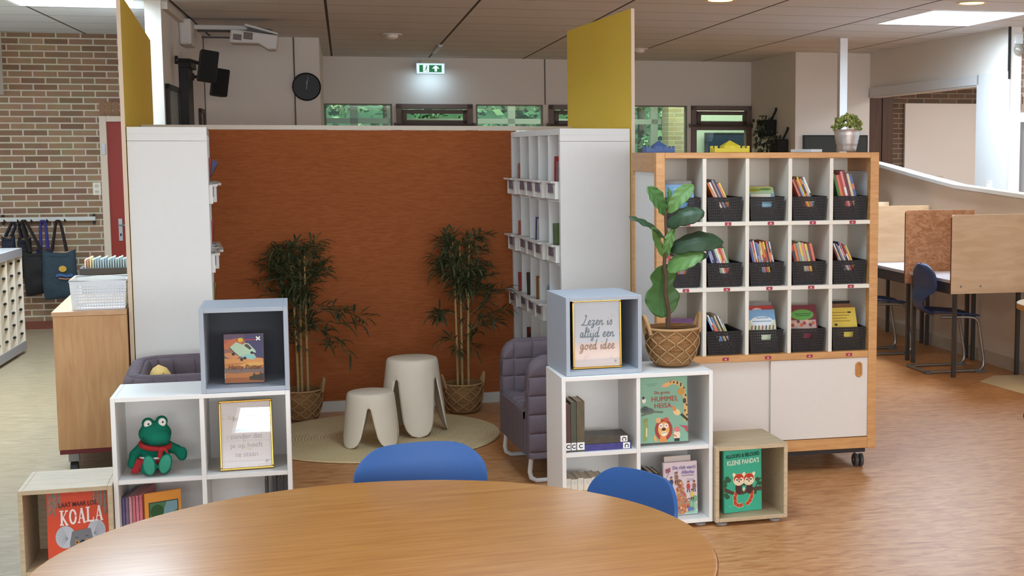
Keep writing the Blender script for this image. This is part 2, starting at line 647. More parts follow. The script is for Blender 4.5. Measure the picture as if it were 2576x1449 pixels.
for a, b in VEN:
    wn += 1
    t = thing('window_%d' % wn, None, None, (0, 0, 0), B)
    t['kind'] = 'structure'
    m = MB().box(a, a + 0.07, VB - 0.03, VB + 0.08, 0.9, 2.3).box(b - 0.07, b, VB - 0.03, VB + 0.08, 0.9, 2.3)
    m.box(a, b, VB - 0.03, VB + 0.08, 2.24, 2.3).box(a, b, VB - 0.04, VB + 0.08, 1.99, 2.05)
    m.build('window_frame', FRB, t, bevel=0.004)
    # tilted hopper sash
    tilt = Matrix.Translation((0, VB - 0.02, 2.06)) @ Matrix.Rotation(0.14, 4, 'X')
    m = MB()
    x0, x1, hgt = a + 0.07, b - 0.07, 0.17
    m.box(x0, x1, -0.02, 0.02, 0, 0.045, 0, tilt).box(x0, x1, -0.02, 0.02, hgt - 0.045, hgt, 0, tilt)
    m.box(x0, x0 + 0.05, -0.02, 0.02, 0, hgt, 0, tilt).box(x1 - 0.05, x1, -0.02, 0.02, 0, hgt, 0, tilt)
    s = m.build('sash', M((96, 82, 76), 0.5), t)
    MB().box(x0 + 0.05, x1 - 0.05, -0.003, 0.003, 0.045, hgt - 0.045, 0, tilt).build('pane', GL, s)
    MB().tube([(a - 0.02, VB - 0.07, 2.045), (b + 0.02, VB - 0.07, 2.045)], 0.014, 8).box(a - 0.03, a, VB - 0.09, VB - 0.03, 2.02, 2.07).box(b, b + 0.03, VB - 0.09, VB - 0.03, 2.02, 2.07).build('opening_rod', M((84, 72, 68), 0.5), t)
    MB().box(a + 0.07, b - 0.07, VB + 0.03, VB + 0.036, 0.93, 1.99).build('pane', GL, t)
# corridor behind: outer facade frame with greenery, room with a dark screen at the right
OUT = M((168, 170, 160), 0.6)
m = MB()
for u in (-2.0, 0.10, 0.6, 2.2, 3.05, 4.20):
    m.box(u, u + 0.10, 18.6, 18.7, 0.4, 3.0)
m.box(-2, 4.35, 18.6, 18.7, 2.10, 2.17).box(-2, 4.35, 18.6, 18.7, 0, 0.6).box(-2, 4.35, 18.6, 18.7, 2.75, 3.2)
struct('wall_facade', m, OUT)
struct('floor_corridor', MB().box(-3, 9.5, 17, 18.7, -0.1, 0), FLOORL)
struct('ground', MB().box(-9, 14, 18.7, 34, -0.2, -0.1), M((96, 104, 70), 0.95))
struct('ceiling_corridor', MB().box(-3, 9.5, 17.0, 18.7, 2.9, 2.93), M((190, 186, 180), 0.8))
struct('wall_corridor', MB().box(4.36, 4.66, 18.2, 18.6, 0, 2.9), brick_mat('brick_pale', 'X', (190, 170, 130), (170, 150, 112), (196, 184, 160)))
struct('wall_classroom', MB().box(4.9, 6.8, 18.3, 18.4, 0, 2.9).box(4.66, 4.9, 18.3, 18.4, 0, 2.9), M((206, 214, 196), 0.8))
t = thing('screen', 'dark classroom screen seen through the glazing behind the yellow castle', 'screen', w(5.18, 18.2), B)
MB().box(-0.30, 0.30, 0.0, 0.06, 1.40, 1.98).build('screen_frame', M((30, 32, 36), 0.4), t, bevel=0.01)
MB().box(-0.27, 0.27, -0.004, 0.0, 1.43, 1.95).build('display', M((46, 58, 84), 0.25), t)
# block and right-hand walls
struct('wall_block', MB().box(5.13, 6.05, 15.08, 16.85, 0, ZC), WALLW)
m = MB().box(6.05, 6.17, 11.63, 12.23, 0, ZC).box(6.05, 6.17, 12.23, 15.08, 2.36, ZC)
struct('wall_right', m, WALLW)
struct('trim_7', MB().box(6.02, 6.05, 12.20, 15.0, 2.355, 2.45).box(6.02, 6.05, 11.62, 12.24, 0, 2.45).box(6.03, 6.17, 12.2, 15.08, 2.34, 2.36), M((206, 206, 206), 0.6))
struct('trim_8', MB().box(6.030, 6.052, 11.615, 11.632, 2.38, ZC), M((30, 28, 28), 0.6))
BRR = brick_mat('brick_wall_right', 'X', (172, 150, 132), (150, 126, 108), (196, 186, 172))
struct('wall_brick_right', MB().box(6.06, 6.12, 11.66, 11.72, 0, ZC).box(6.12, 9.0, 11.66, 11.72, 2.22, ZC).box(7.1, 9.0, 11.66, 11.72, 0, 2.22), BRR)
SOLD = MB()
for k in range(12):
    SOLD.box(6.085 + k * 0.0625, 6.085 + k * 0.0625 + 0.05, 11.652, 11.66, 2.09, 2.22)
struct('trim_9', SOLD, M((170, 148, 130), 0.9, var=0.2, bscale=7))
t = thing('door_2', 'white door frame at the right edge below the wall lamp', 'door', (0, 0, 0), B)
t['kind'] = 'structure'
MB().box(6.07, 6.16, 11.60, 11.74, 0, 2.07).box(6.16, 7.1, 11.60, 11.74, 1.98, 2.07).build('door_frame', M((225, 226, 228), 0.5), t, bevel=0.004)
MB().box(6.16, 7.1, 11.68, 11.72, 0, 1.98).build('door_leaf', M((168, 172, 178), 0.5), t)
# room beyond the opening
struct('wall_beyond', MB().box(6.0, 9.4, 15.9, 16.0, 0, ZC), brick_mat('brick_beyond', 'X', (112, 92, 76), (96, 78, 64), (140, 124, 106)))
struct('trim_10', MB().box(6.84, 9.4, 15.86, 15.9, 0, 2.31), WALLW)
struct('trim_11', MB().box(6.05, 6.50, 15.80, 15.86, 0, 2.45).box(6.52, 6.66, 15.82, 15.88, 0, 2.45), grain('brown_wood', (74, 50, 36), (92, 64, 46), (8, 1, 0.6), 4, 0.5))
struct('wall_far_right', MB().box(9.4, 9.5, 11.7, 16, 0, ZC), WALLW)
# curved low wall behind the study desks
prof = [(13.1, 0), (7.0, 0), (7.0, 1.22), (8.2, 1.28), (9.41, 1.352), (10.63, 1.40), (11.46, 1.477), (12.26, 1.559), (13.1, 1.63)]
struct('wall_low', MB().prism(prof, 5.05, 5.13, 'x'), M((204, 188, 172), 0.8, bump=0.15, bscale=90, var=0.03))
top = [(v, z) for v, z in prof[2:]]
m = MB()
for (v0, z0), (v1, z1) in zip(top[:-1], top[1:]):
    m.add([(5.03, v0, z0), (5.15, v0, z0), (5.15, v1, z1), (5.03, v1, z1), (5.03, v0, z0 + 0.03), (5.15, v0, z0 + 0.03), (5.15, v1, z1 + 0.03), (5.03, v1, z1 + 0.03)],
          [(0, 3, 2, 1), (4, 5, 6, 7), (0, 1, 5, 4), (1, 2, 6, 5), (2, 3, 7, 6), (3, 0, 4, 7)])
struct('trim_12', m, M((226, 230, 234), 0.4))
struct('baseboard_right', MB().box(5.035, 5.05, 7.0, 13.1, 0, 0.10), M((184, 168, 152), 0.6))
# the free-standing column
struct('column', MB().box(4.95, 5.03, 13.15, 13.23, 0, ZC), M((226, 226, 226), 0.5))
# ---- alcove partitions (alcove axes = world axes)
YEL = M((240, 202, 80), 0.75, bump=0.2, bscale=150, spec=0.2, var=0.06, name='yellow_felt')
PLYE = M((222, 200, 176), 0.6)
for nm, x0, x1, yf in (('wall_partition_left', -0.498, -0.478, 10.85), ('wall_partition_right', 2.290, 2.310, 9.21)):
    m = MB().box(x0, x1, 7.67, yf, 0, 2.54)
    struct(nm, m, YEL, bld=False)
    struct('trim_13' if 'left' in nm else 'trim_14', MB().box(x0, x1, 7.66, 7.67, 0, 2.54), PLYE, bld=False)
RUST = grain('rust_panel', (148, 82, 44), (166, 96, 56), (1, 1, 9), 16, 0.85, 0.12, 0.3, None, 6, bump=0.35)
struct('wall_alcove', MB().box(-0.10, 1.90, 9.10, 9.13, 0.07, 1.855), RUST, bld=False)
struct('trim_15', MB().box(-0.475, 2.288, 9.10, 9.16, 1.857, 1.885), M((216, 206, 192), 0.5), bld=False)
struct('baseboard_alcove', MB().box(-0.10, 1.90, 9.085, 9.10, 0, 0.07), M((206, 200, 190), 0.5), bld=False)
# greenery outside
LEAFB = M((88, 124, 88), 0.6, var=0.5, bscale=3)
LEAFC = M((142, 170, 124), 0.6, var=0.4, bscale=3)
rnd = random.Random(3)


def outdoor_tree(label, u, v, h, r, mat, n=1300):
    t = thing('tree', label, 'tree', w(u, v), B, 'trees outside the back windows')
    MB().tube([(0, 0, 0), (0.05, 0, h * 0.5), (0, 0.03, h * 0.8)], [0.09, 0.07, 0.03], 8).build('trunk', M((90, 74, 56), 0.9), t, smooth=True)
    m = MB()
    for _ in range(n):
        a, b2 = rnd.uniform(0, 2 * PI), rnd.uniform(-1, 1)
        q = rnd.uniform(0.55, 1) ** 0.5
        c = Vector((math.cos(a) * math.sqrt(1 - b2 * b2) * r * q, math.sin(a) * math.sqrt(1 - b2 * b2) * r * q, h * 0.55 + b2 * h * 0.45 * q))
        s = rnd.uniform(0.05, 0.11)
        d1 = Vector((rnd.uniform(-1, 1), rnd.uniform(-1, 1), rnd.uniform(-0.5, 0.5))).normalized() * s
        d2 = d1.cross(Vector((rnd.uniform(-1, 1), rnd.uniform(-1, 1), rnd.uniform(-1, 1)))).normalized() * s * 0.5
        m.add([c - d1, c + d2, c + d1, c - d2], [(0, 1, 2, 3)], rnd.choice((0, 0, 0, 1)))
    m.build('crown', [mat, LEAFC if mat is LEAFB else LEAFB], t)


for k, (u, v, h, r, mt) in enumerate([(-1.3, 20.2, 3.6, 0.9, LEAFC), (0.6, 20.3, 3.8, 0.92, LEAFB), (2.5, 20.2, 3.5, 0.92, LEAFB), (4.4, 20.3, 3.9, 0.88, LEAFC), (6.5, 20.2, 3.6, 0.88, LEAFB)]):
    nm = ['leafy light green tree behind the leftmost back window', 'dark green tree behind the second pane of the left back window', 'dark green tree behind the middle back window', 'light green tree behind the yellow partition end', 'dark green tree behind the window right of the yellow partition'][k]
    outdoor_tree(nm, u, v, h, r, mt)
struct('hedge', MB().box(-6, 12, 23.5, 24.2, -0.1, 5.5), M((74, 108, 78), 0.8, var=0.6, bscale=6, bump=0.8))

# unseen light added to brighten the room beyond the opening
ld = bpy.data.lights.new('room_fill_light', 'AREA')
ld.shape = 'RECTANGLE'
ld.size, ld.size_y = 1.4, 1.4
ld.energy = 38
ld.color = (0.95, 0.97, 1.0)
lo = bpy.data.objects.new('room_fill_light', ld)
lo.location = w(7.9, 13.6, 2.80)
lo.rotation_euler = (0, 0, B)
COL.objects.link(lo)
ld = bpy.data.lights.new('corridor_fill_light', 'AREA')  # unseen area light added to brighten the corridor behind the glazing
ld.shape = 'RECTANGLE'
ld.size, ld.size_y = 5.0, 0.5
ld.energy = 45
ld.color = (1.0, 0.96, 0.88)
lo = bpy.data.objects.new('corridor_fill_light', ld)
lo.location = w(3.6, 17.6, 2.88)
lo.rotation_euler = (0, 0, B)
COL.objects.link(lo)
# ================================================================== cube shelves in front
def cube_unit(name, label, cat, loc, rz, wd, hg, nx, nz, mat, backm=None, z0=0.02, dp=0.35, th=0.018, feet=True, group=None):
    """open shelf; local x 0..wd, y 0 (front)..dp, z from its base"""
    t = thing(name, label, cat, loc, rz, group)
    z1 = z0 + hg
    MB().box(0, th, 0, dp, z0, z1).build('side_panel', mat, t, bevel=0.0015)
    MB().box(wd - th, wd, 0, dp, z0, z1).build('side_panel', mat, t, bevel=0.0015)
    MB().box(th, wd - th, 0, dp, z1 - th, z1).build('top_panel', mat, t, bevel=0.0015)
    MB().box(th, wd - th, 0, dp, z0, z0 + th).build('bottom_panel', mat, t, bevel=0.0015)
    MB().box(th, wd - th, dp - 0.012, dp - 0.006, z0 + th, z1 - th).build('back_panel', backm or mat, t)
    for k in range(1, nx):
        x = wd * k / nx
        MB().box(x - th / 2, x + th / 2, 0.003, dp - 0.012, z0 + th, z1 - th).build('divider', mat, t, bevel=0.0012)
    for k in range(1, nz):
        z = z0 + hg * k / nz
        for j in range(nx):
            xa = th if j == 0 else wd * j / nx + th / 2
            xb = wd - th if j == nx - 1 else wd * (j + 1) / nx - th / 2
            MB().box(xa, xb, 0.004, dp - 0.012, z - th / 2, z + th / 2).build('shelf', mat, t, bevel=0.0012)
    if feet and z0 > 0:
        for fx in (0.045, wd - 0.045):
            for fy in (0.05, dp - 0.05):
                MB().lathe([(0.0, 0), (0.026, 0), (0.026, 0.008), (0.014, 0.010), (0.014, z0), (0, z0)], 16).build('foot', M((150, 148, 146), 0.4), t, loc=(fx, fy, 0), smooth=True)
    return t


GREYM = M((160, 167, 177), 0.5, name='grey_blue_lacquer', var=0.02, bscale=20)
GREYD = M((50, 52, 60), 0.55, name='grey_back')
L2P, L2A = Vector((-0.464, 5.823, 0)), -0.047
LCP, LCA = Vector((-0.113, 5.814, 0.721)), -0.047
LWP, LWA = Vector((-0.818, 5.805, 0)), -0.037
R2P, R2A = Vector((1.384, 5.721, 0)), -0.031
RCP, RCA = Vector((1.412, 5.743, 0.721)), 0.016
RWP, RWA = Vector((2.086, 5.669, 0)), -0.037
cube_unit('cube_shelf', 'white four compartment cube shelf on the left holding the frog', 'shelf', L2P, L2A, 0.70, 0.70, 2, 2, WHITE)
cube_unit('cube_box', 'grey open cube standing on the left white cube shelf', 'shelf', LCP, LCA, 0.35, 0.35, 1, 1, GREYM, GREYD, z0=0.0)
cube_unit('cube_box', 'pale wooden open cube on the floor left of the frog shelf', 'shelf', LWP, LWA, 0.35, 0.35, 1, 1, OAK)
cube_unit('cube_shelf', 'white four compartment cube shelf on the right under the fig plant', 'shelf', R2P, R2A, 0.70, 0.70, 2, 2, WHITE)
cube_unit('cube_box', 'grey open cube on the right white shelf beside the fig plant', 'shelf', RCP, RCA, 0.35, 0.35, 1, 1, GREYM, GREYD, z0=0.0)
cube_unit('cube_box', 'pale wooden open cube on the floor right of the right white shelf', 'shelf', RWP, RWA, 0.35, 0.35, 1, 1, OAK)


def local_at(P, a, px, py, yl):
    """where the sight line of a photo point meets the plane local y = yl of a unit"""
    n = Vector((-math.sin(a), math.cos(a), 0))
    d = ray(px, py)
    t = (yl + P.dot(n)) / d.dot(n)
    q = EYE + d * t - P
    return Vector((q.x * math.cos(a) + q.y * math.sin(a), yl, q.z))


def in_unit(P, a, x, y, z):
    return P + Vector((x * math.cos(a) - y * math.sin(a), x * math.sin(a) + y * math.cos(a), z))


PAGES = M((226, 216, 198), 0.8, var=0.05, bscale=200)


def book_mesh(mb, wd, hg, th, hard=0.0015):
    """upright book: cover facing -y, spine on the left (x=0); mats 0 cover 1 pages"""
    o = hard
    mb.box(0, wd, 0, o, 0, hg, 0).box(0, wd, th - o, th, 0, hg, 0).box(0, o, o, th - o, 0, hg, 0)
    mb.box(o, wd - 0.003, o, th - o, 0.003, hg - 0.003, 1)
    return mb


def cover_book(label, P, a, x, y, z, wd, hg, th, col, yaw=0.0, lean=0.1, group=None, roll=0.0, name='picture_book'):
    """face-out book leaning back; returns the thing so that art can be put on it"""
    t = thing(name, label, 'book', in_unit(P, a, x, y, z + th * math.sin(max(lean, 0)) + 0.0008), 0, group)
    t.rotation_mode = 'XYZ'
    t.rotation_euler = (-lean, roll, a + yaw)
    mb = MB().box(0, wd, 0, 0.002, 0, hg).box(0, wd, th - 0.002, th, 0, hg).box(0, 0.002, 0.002, th - 0.002, 0, hg)
    mb.build('cover', M(col, 0.42), t)
    MB().box(0.002, wd - 0.004, 0.002, th - 0.002, 0.004, hg - 0.004).build('pages', PAGES, t)
    return t


# koala picture book
t = cover_book('orange picture book with a grey koala in the pale wooden cube', LWP, LWA, 0.090, 0.075, 0.042, 0.238, 0.298, 0.012, (214, 70, 28), 0.0, 0.09)
A = Art().rect(0, 0.262, 0, 0.298, (214, 70, 28))
for (x, z, s) in [(0.02, 0.285, 1.0), (0.045, 0.287, 0.7), (0.235, 0.29, 0.8), (0.205, 0.292, 0.6), (0.252, 0.27, 0.9)]:
    A.line([(x, z + 0.012), (x + 0.004, z - 0.04 * s), (x - 0.002, z - 0.09 * s)], 0.002, (120, 96, 70))
    for k in range(7):
        zz = z - 0.012 * k * s
        for sg in (-1, 1):
            A.ell(x + sg * 0.008, zz - 0.008, 0.0028, 0.013 * s, [(92, 128, 120), (130, 128, 112), (150, 120, 100)][k % 3], sg * 0.5, 10)
A.ell(0.075, 0.105, 0.042, 0.046, (186, 190, 196), 0, 22)
A.ell(0.205, 0.125, 0.038, 0.045, (182, 186, 192), 0, 22)
for k in range(9):
    an = 2.0 + k * 0.28
    A.line([(0.085, 0.098), (0.075 + 0.038 * math.cos(an), 0.105 + 0.042 * math.sin(an))], 0.0014, (128, 132, 140))
    an = -1.0 + k * 0.28
    A.line([(0.193, 0.112), (0.205 + 0.034 * math.cos(an), 0.125 + 0.04 * math.sin(an))], 0.0014, (128, 132, 140))
A.poly([(0.096, 0.02), (0.186, 0.02), (0.19, 0.09), (0.180, 0.137), (0.103, 0.127), (0.092, 0.08)], (112, 112, 116))
for x in (0.122, 0.166):
    A.ell(x, 0.081 + (x - 0.12) * 0.1, 0.008, 0.009, (196, 140, 60))
    A.ell(x, 0.081 + (x - 0.12) * 0.1, 0.004, 0.005, (30, 24, 22))
    A.ell(x - 0.002, 0.097 + (x - 0.12) * 0.1, 0.010, 0.006, (60, 60, 64), 0, 12, 0.3, 2.6)
A.ell(0.146, 0.076, 0.012, 0.015, (28, 26, 28))
A.rect(0.11, 0.13, 0.286, 0.288, (236, 200, 180))


def slab_letter(A, ch, x, z, wl, hl, c):
    """chunky slab-serif capital drawn from strokes"""
    s = wl * 0.27
    th = wl * 0.13

    def stem(xx):
        A.line([(xx, z), (xx, z + hl)], s, c)
        for zz in (z + hl * 0.045, z + hl * 0.955):
            A.line([(xx - s * 0.95, zz), (xx + s * 0.95, zz)], hl * 0.09, c)
    if ch == 'K':
        stem(x + s * 0.7)
        A.line([(x + s * 0.9, z + hl * 0.40), (x + wl * 0.85, z + hl)], th, c)
        A.line([(x + s * 1.3, z + hl * 0.52), (x + wl * 0.86, z)], s * 0.9, c)
        A.line([(x + wl * 0.62, z + hl * 0.955), (x + wl, z + hl * 0.955)], hl * 0.09, c)
        A.line([(x + wl * 0.62, z + hl * 0.045), (x + wl * 1.02, z + hl * 0.045)], hl * 0.09, c)
    elif ch == 'O':
        pts = [(x + wl / 2 + (wl / 2 - s / 2) * math.cos(2 * PI * k / 24), z + hl / 2 + (hl / 2 - s / 2.6) * math.sin(2 * PI * k / 24)) for k in range(26)]
        A.line(pts, s * 0.92, c)
    elif ch == 'A':
        A.line([(x + wl * 0.14, z), (x + wl * 0.47, z + hl)], th, c)
        A.line([(x + wl * 0.48, z + hl), (x + wl * 0.84, z)], s, c)
        A.line([(x + wl * 0.25, z + hl * 0.33), (x + wl * 0.72, z + hl * 0.33)], th * 0.8, c)
        for q in (0.14, 0.84):
            A.line([(x + wl * (q - 0.16), z + hl * 0.045), (x + wl * (q + 0.18), z + hl * 0.045)], hl * 0.09, c)
    elif ch == 'L':
        stem(x + s * 0.75)
        A.line([(x + s * 0.5, z + hl * 0.06), (x + wl * 0.92, z + hl * 0.06)], hl * 0.12, c)
        A.line([(x + wl * 0.88, z), (x + wl * 0.88, z + hl * 0.3)], th, c)


for k, ch in enumerate('KOALA'):
    slab_letter(A, ch, 0.055 + k * 0.0365, 0.153 + k * 0.003, 0.033, 0.062, (244, 226, 220))
ko = A.build(t)
ko.scale = (0.905, 1, 1)
text_obj('LAAT MAAR LOS,', 0.0265, M((52, 30, 26), 0.6), t, loc=(0.118, -0.0035, 0.229), rot=(PI / 2, -0.035, 0), weight=0.0003, sx=0.72)

# grey cube left: paperback with a pale green car in a dusky sky
z0 = 0.019
t = cover_book('paperback with a pale green flying car in the left grey cube', LCP, LCA, 0.088, 0.10, z0, 0.158, 0.205, 0.034, (120, 92, 84), -0.05, 0.07, name='novel')
A = Art().rect(0, 0.158, 0, 0.205, (120, 92, 84))
for k, c in enumerate([(150, 84, 40), (176, 110, 54), (120, 98, 88), (190, 122, 60), (206, 140, 74), (112, 88, 92), (150, 100, 84), (196, 112, 64), (170, 96, 76), (92, 74, 96)]):
    zz = 0.002 + k * 0.0203
    A.poly([(0.001, zz), (0.157, zz), (0.157, zz + 0.019), (0.11, zz + 0.023), (0.05, zz + 0.018), (0.001, zz + 0.0215)] if k < 9 else [(0.001, zz), (0.157, zz), (0.157, 0.204), (0.001, 0.204)], c)
A.poly([(0.095, 0.12), (0.157, 0.10), (0.157, 0.204), (0.08, 0.204)], (66, 62, 98))
A.ell(0.04, 0.17, 0.035, 0.016, (190, 104, 66), 0.3)
A.ell(0.03, 0.115, 0.03, 0.012, (200, 132, 80), -0.2)
A.ell(0.11, 0.075, 0.05, 0.010, (214, 160, 84), 0.1)
A.rect(0.05, 0.128, 0.178, 0.184, (150, 54, 74))
A.ell(0.067, 0.181, 0.011, 0.009, (214, 178, 50))
A.rect(0.128, 0.148, 0.176, 0.195, (26, 26, 28))
A.line([(0.130, 0.178), (0.146, 0.193)], 0.006, (236, 236, 236)).line([(0.130, 0.193), (0.146, 0.178)], 0.006, (236, 236, 236))
A.poly([(0.022, 0.150), (0.048, 0.172), (0.086, 0.158), (0.126, 0.112), (0.128, 0.103), (0.112, 0.096), (0.088, 0.103), (0.062, 0.112), (0.04, 0.13)], (172, 198, 166))
A.poly([(0.062, 0.112), (0.088, 0.103), (0.112, 0.096), (0.128, 0.103), (0.126, 0.112), (0.095, 0.122)], (140, 188, 180))
A.poly([(0.075, 0.152), (0.084, 0.168), (0.100, 0.165), (0.126, 0.135), (0.128, 0.125), (0.112, 0.130)], (178, 206, 180))
A.poly([(0.081, 0.156), (0.087, 0.164), (0.098, 0.161), (0.112, 0.144), (0.104, 0.138)], (84, 66, 60))
A.line([(0.022, 0.150), (0.04, 0.130), (0.056, 0.116)], 0.003, (50, 46, 44))
for x, z in ((0.037, 0.122), (0.070, 0.098), (0.083, 0.104), (0.112, 0.126)):
    A.ell(x, z, 0.0065, 0.006, (34, 30, 32))
A.poly([(0.100, 0.012), (0.157, 0.008), (0.157, 0.040), (0.150, 0.036), (0.146, 0.046), (0.14, 0.034), (0.125, 0.032), (0.118, 0.042), (0.112, 0.028), (0.1, 0.026)], (58, 46, 36))
A.rect(0.001, 0.002, 0.02, 0.04, (230, 230, 230))
A.build(t)
text_obj('Harry Potter', 0.027, M((112, 58, 22), 0.5), t, loc=(0.082, -0.0035, 0.058), shear=0.15, weight=0.0006, sx=0.95)
MB().box(-0.0008, 0.0, 0.004, 0.030, 0.032, 0.058).build('spine_sticker', M((236, 236, 238), 0.6), t)
tag(t.children[-1], 'white sticker on the dark spine')

GOLD = M((212, 172, 84), 0.22, 1.0, name='brass_gold')
PAPER = M((226, 224, 226), 0.8, var=0.02, bscale=25)
FGLASS = glass_mat('frame_glass', (250, 250, 250), 0.0, 0.13)


def picture_frame(label, P, a, x, y, z, wd, hg, lean, yaw):
    t = thing('framed_print', label, 'picture', in_unit(P, a, x, y, z + 0.013 * math.sin(lean) + 0.0008), 0)
    t.rotation_euler = (-lean, 0, a + yaw)
    b = 0.009
    MB().box(0, wd, 0, 0.012, 0, b).box(0, wd, 0, 0.012, hg - b, hg).box(0, b, 0, 0.012, b, hg - b).box(wd - b, wd, 0, 0.012, b, hg - b).build('frame_border', GOLD, t, bevel=0.003)
    MB().box(b, wd - b, 0.007, 0.010, b, hg - b).build('print', PAPER, t)
    MB().box(b, wd - b, 0.0025, 0.0035, b, hg - b).build('glass', FGLASS, t)
    MB().box(wd * 0.4, wd * 0.6, 0.010, 0.013, 0.02, hg * 0.8).build('easel_back', M((70, 56, 44), 0.8), t)
    return t


def edge_marks(A, wd, hg, c, n=16):
    r2 = random.Random(5)
    for k in range(n):
        for zz in (hg - 0.017, 0.017):
            x = 0.02 + (wd - 0.04) * k / (n - 1)
            A.line([(x - 0.004, zz - 0.002 + r2.uniform(-.002, .002)), (x + 0.004, zz + 0.003)], 0.0012, c)
    for k in range(int(n * hg / wd)):
        for xx in (0.015, wd - 0.015):
            z = 0.02 + (hg - 0.04) * k / (n * hg / wd)
            A.line([(xx - 0.002, z), (xx + 0.002, z + 0.006)], 0.0012, c)


t = picture_frame('gold framed print in the frog shelf reflecting the skylight', L2P, L2A, 0.412, 0.045, 0.38, 0.216, 0.292, 0.256, 0.045)
A = Art(0.00001).rect(0.01, 0.206, 0.01, 0.282, (226, 224, 226))
edge_marks(A, 0.216, 0.292, (170, 160, 140))
r2 = random.Random(2)
for _ in range(14):
    A.ell(r2.uniform(0.03, 0.19), r2.uniform(0.03, 0.26), 0.010, 0.006, (214, 212, 196), r2.uniform(0, 3), 12)
A.ell(0.188, 0.030, 0.006, 0.006, (150, 156, 172))
A.build(t, 'print_pattern', loc=(0, 0.0069, 0))
INK = M((120, 120, 126), 0.8)
for s, zz in (('brengt je', 0.205), ('overal', 0.168), ('zonder dat', 0.130), ('je op hoeft', 0.092), ('te staan', 0.054)):
    text_obj(s, 0.030, INK, t, 'print_text', loc=(0.108, 0.0058, zz), sx=0.98, weight=-0.0002)

# grey cube right: framed handwritten line
t = picture_frame('gold framed handwritten print in the right grey cube', RCP, RCA, 0.046, 0.06, 0.0185, 0.228, 0.309, 0.03, -0.02)
A = Art(0.00001).rect(0.01, 0.218, 0.01, 0.299, (226, 224, 226))
edge_marks(A, 0.228, 0.309, (176, 164, 140))
r2 = random.Random(4)
for _ in range(10):
    A.ell(r2.uniform(0.03, 0.2), r2.uniform(0.03, 0.28), 0.010, 0.006, (218, 216, 214), r2.uniform(0, 3), 12)
A.ell(0.199, 0.030, 0.006, 0.006, (150, 156, 172))
# brush-script glyphs: strokes in a unit em, (advance, [polylines])
GLY = {
    'L': (0.62, [[(0.30, 0.86), (0.42, 0.98), (0.40, 0.7), (0.26, 0.25), (0.16, 0.03), (0.06, 0.02), (0.10, 0.10), (0.3, 0.03), (0.55, 0.02), (0.66, 0.1)]]),
    'e': (0.36, [[(0.0, 0.12), (0.2, 0.24), (0.28, 0.40), (0.18, 0.48), (0.08, 0.30), (0.12, 0.04), (0.24, 0.01), (0.38, 0.14)]]),
    'z': (0.40, [[(0.04, 0.42), (0.14, 0.46), (0.30, 0.42), (0.12, 0.10), (0.24, 0.08), (0.24, -0.14), (0.10, -0.26), (0.08, -0.12), (0.42, 0.14)]]),
    'n': (0.46, [[(0.04, 0.44), (0.08, 0.02)], [(0.08, 0.22), (0.2, 0.44), (0.29, 0.40), (0.29, 0.06), (0.36, 0.01), (0.48, 0.14)]]),
    'i': (0.24, [[(0.04, 0.2), (0.1, 0.44), (0.08, 0.06), (0.14, 0.0), (0.26, 0.14)], [(0.12, 0.62), (0.14, 0.66)]]),
    's': (0.34, [[(0.0, 0.12), (0.14, 0.36), (0.17, 0.48), (0.26, 0.2), (0.2, 0.0), (0.06, 0.06)]]),
    'a': (0.44, [[(0.28, 0.40), (0.16, 0.48), (0.05, 0.26), (0.09, 0.02), (0.22, 0.12), (0.3, 0.44), (0.28, 0.06), (0.34, 0.0), (0.46, 0.14)]]),
    'l': (0.24, [[(0.0, 0.14), (0.2, 0.7), (0.18, 0.98), (0.09, 0.8), (0.07, 0.1), (0.14, 0.0), (0.26, 0.14)]]),
    't': (0.28, [[(0.14, 0.86), (0.09, 0.1), (0.15, 0.0), (0.3, 0.14)], [(-0.02, 0.54), (0.28, 0.60)]]),
    'j': (0.26, [[(0.1, 0.44), (0.12, -0.2), (0.02, -0.34), (-0.06, -0.2), (0.28, 0.14)], [(0.13, 0.62), (0.15, 0.66)]]),
    'd': (0.46, [[(0.26, 0.38), (0.15, 0.46), (0.04, 0.24), (0.09, 0.02), (0.22, 0.12), (0.36, 0.98)], [(0.33, 0.8), (0.28, 0.08), (0.34, 0.0), (0.48, 0.14)]]),
    'g': (0.44, [[(0.28, 0.40), (0.16, 0.48), (0.05, 0.26), (0.09, 0.04), (0.22, 0.14), (0.3, 0.44), (0.26, -0.2), (0.12, -0.36), (0.04, -0.22), (0.46, 0.14)]]),
    'o': (0.42, [[(0.2, 0.46), (0.06, 0.3), (0.08, 0.04), (0.2, 0.0), (0.30, 0.2), (0.24, 0.44), (0.18, 0.40), (0.44, 0.36)]]),
    'c': (0.36, [[(0.26, 0.38), (0.16, 0.47), (0.05, 0.26), (0.1, 0.02), (0.24, 0.02), (0.38, 0.14)]]),
    ' ': (0.30, []),
}


def smooth_line(p, n=4):
    out = []
    for i in range(len(p) - 1):
        p0, p1, p2, p3 = p[max(i - 1, 0)], p[i], p[i + 1], p[min(i + 2, len(p) - 1)]
        for k in range(n):
            s = k / n
            out.append(tuple(0.5 * (2 * p1[j] + (p2[j] - p0[j]) * s + (2 * p0[j] - 5 * p1[j] + 4 * p2[j] - p3[j]) * s * s + (3 * p1[j] - p0[j] - 3 * p2[j] + p3[j]) * s ** 3) for j in (0, 1)))
    out.append(p[-1])
    return out


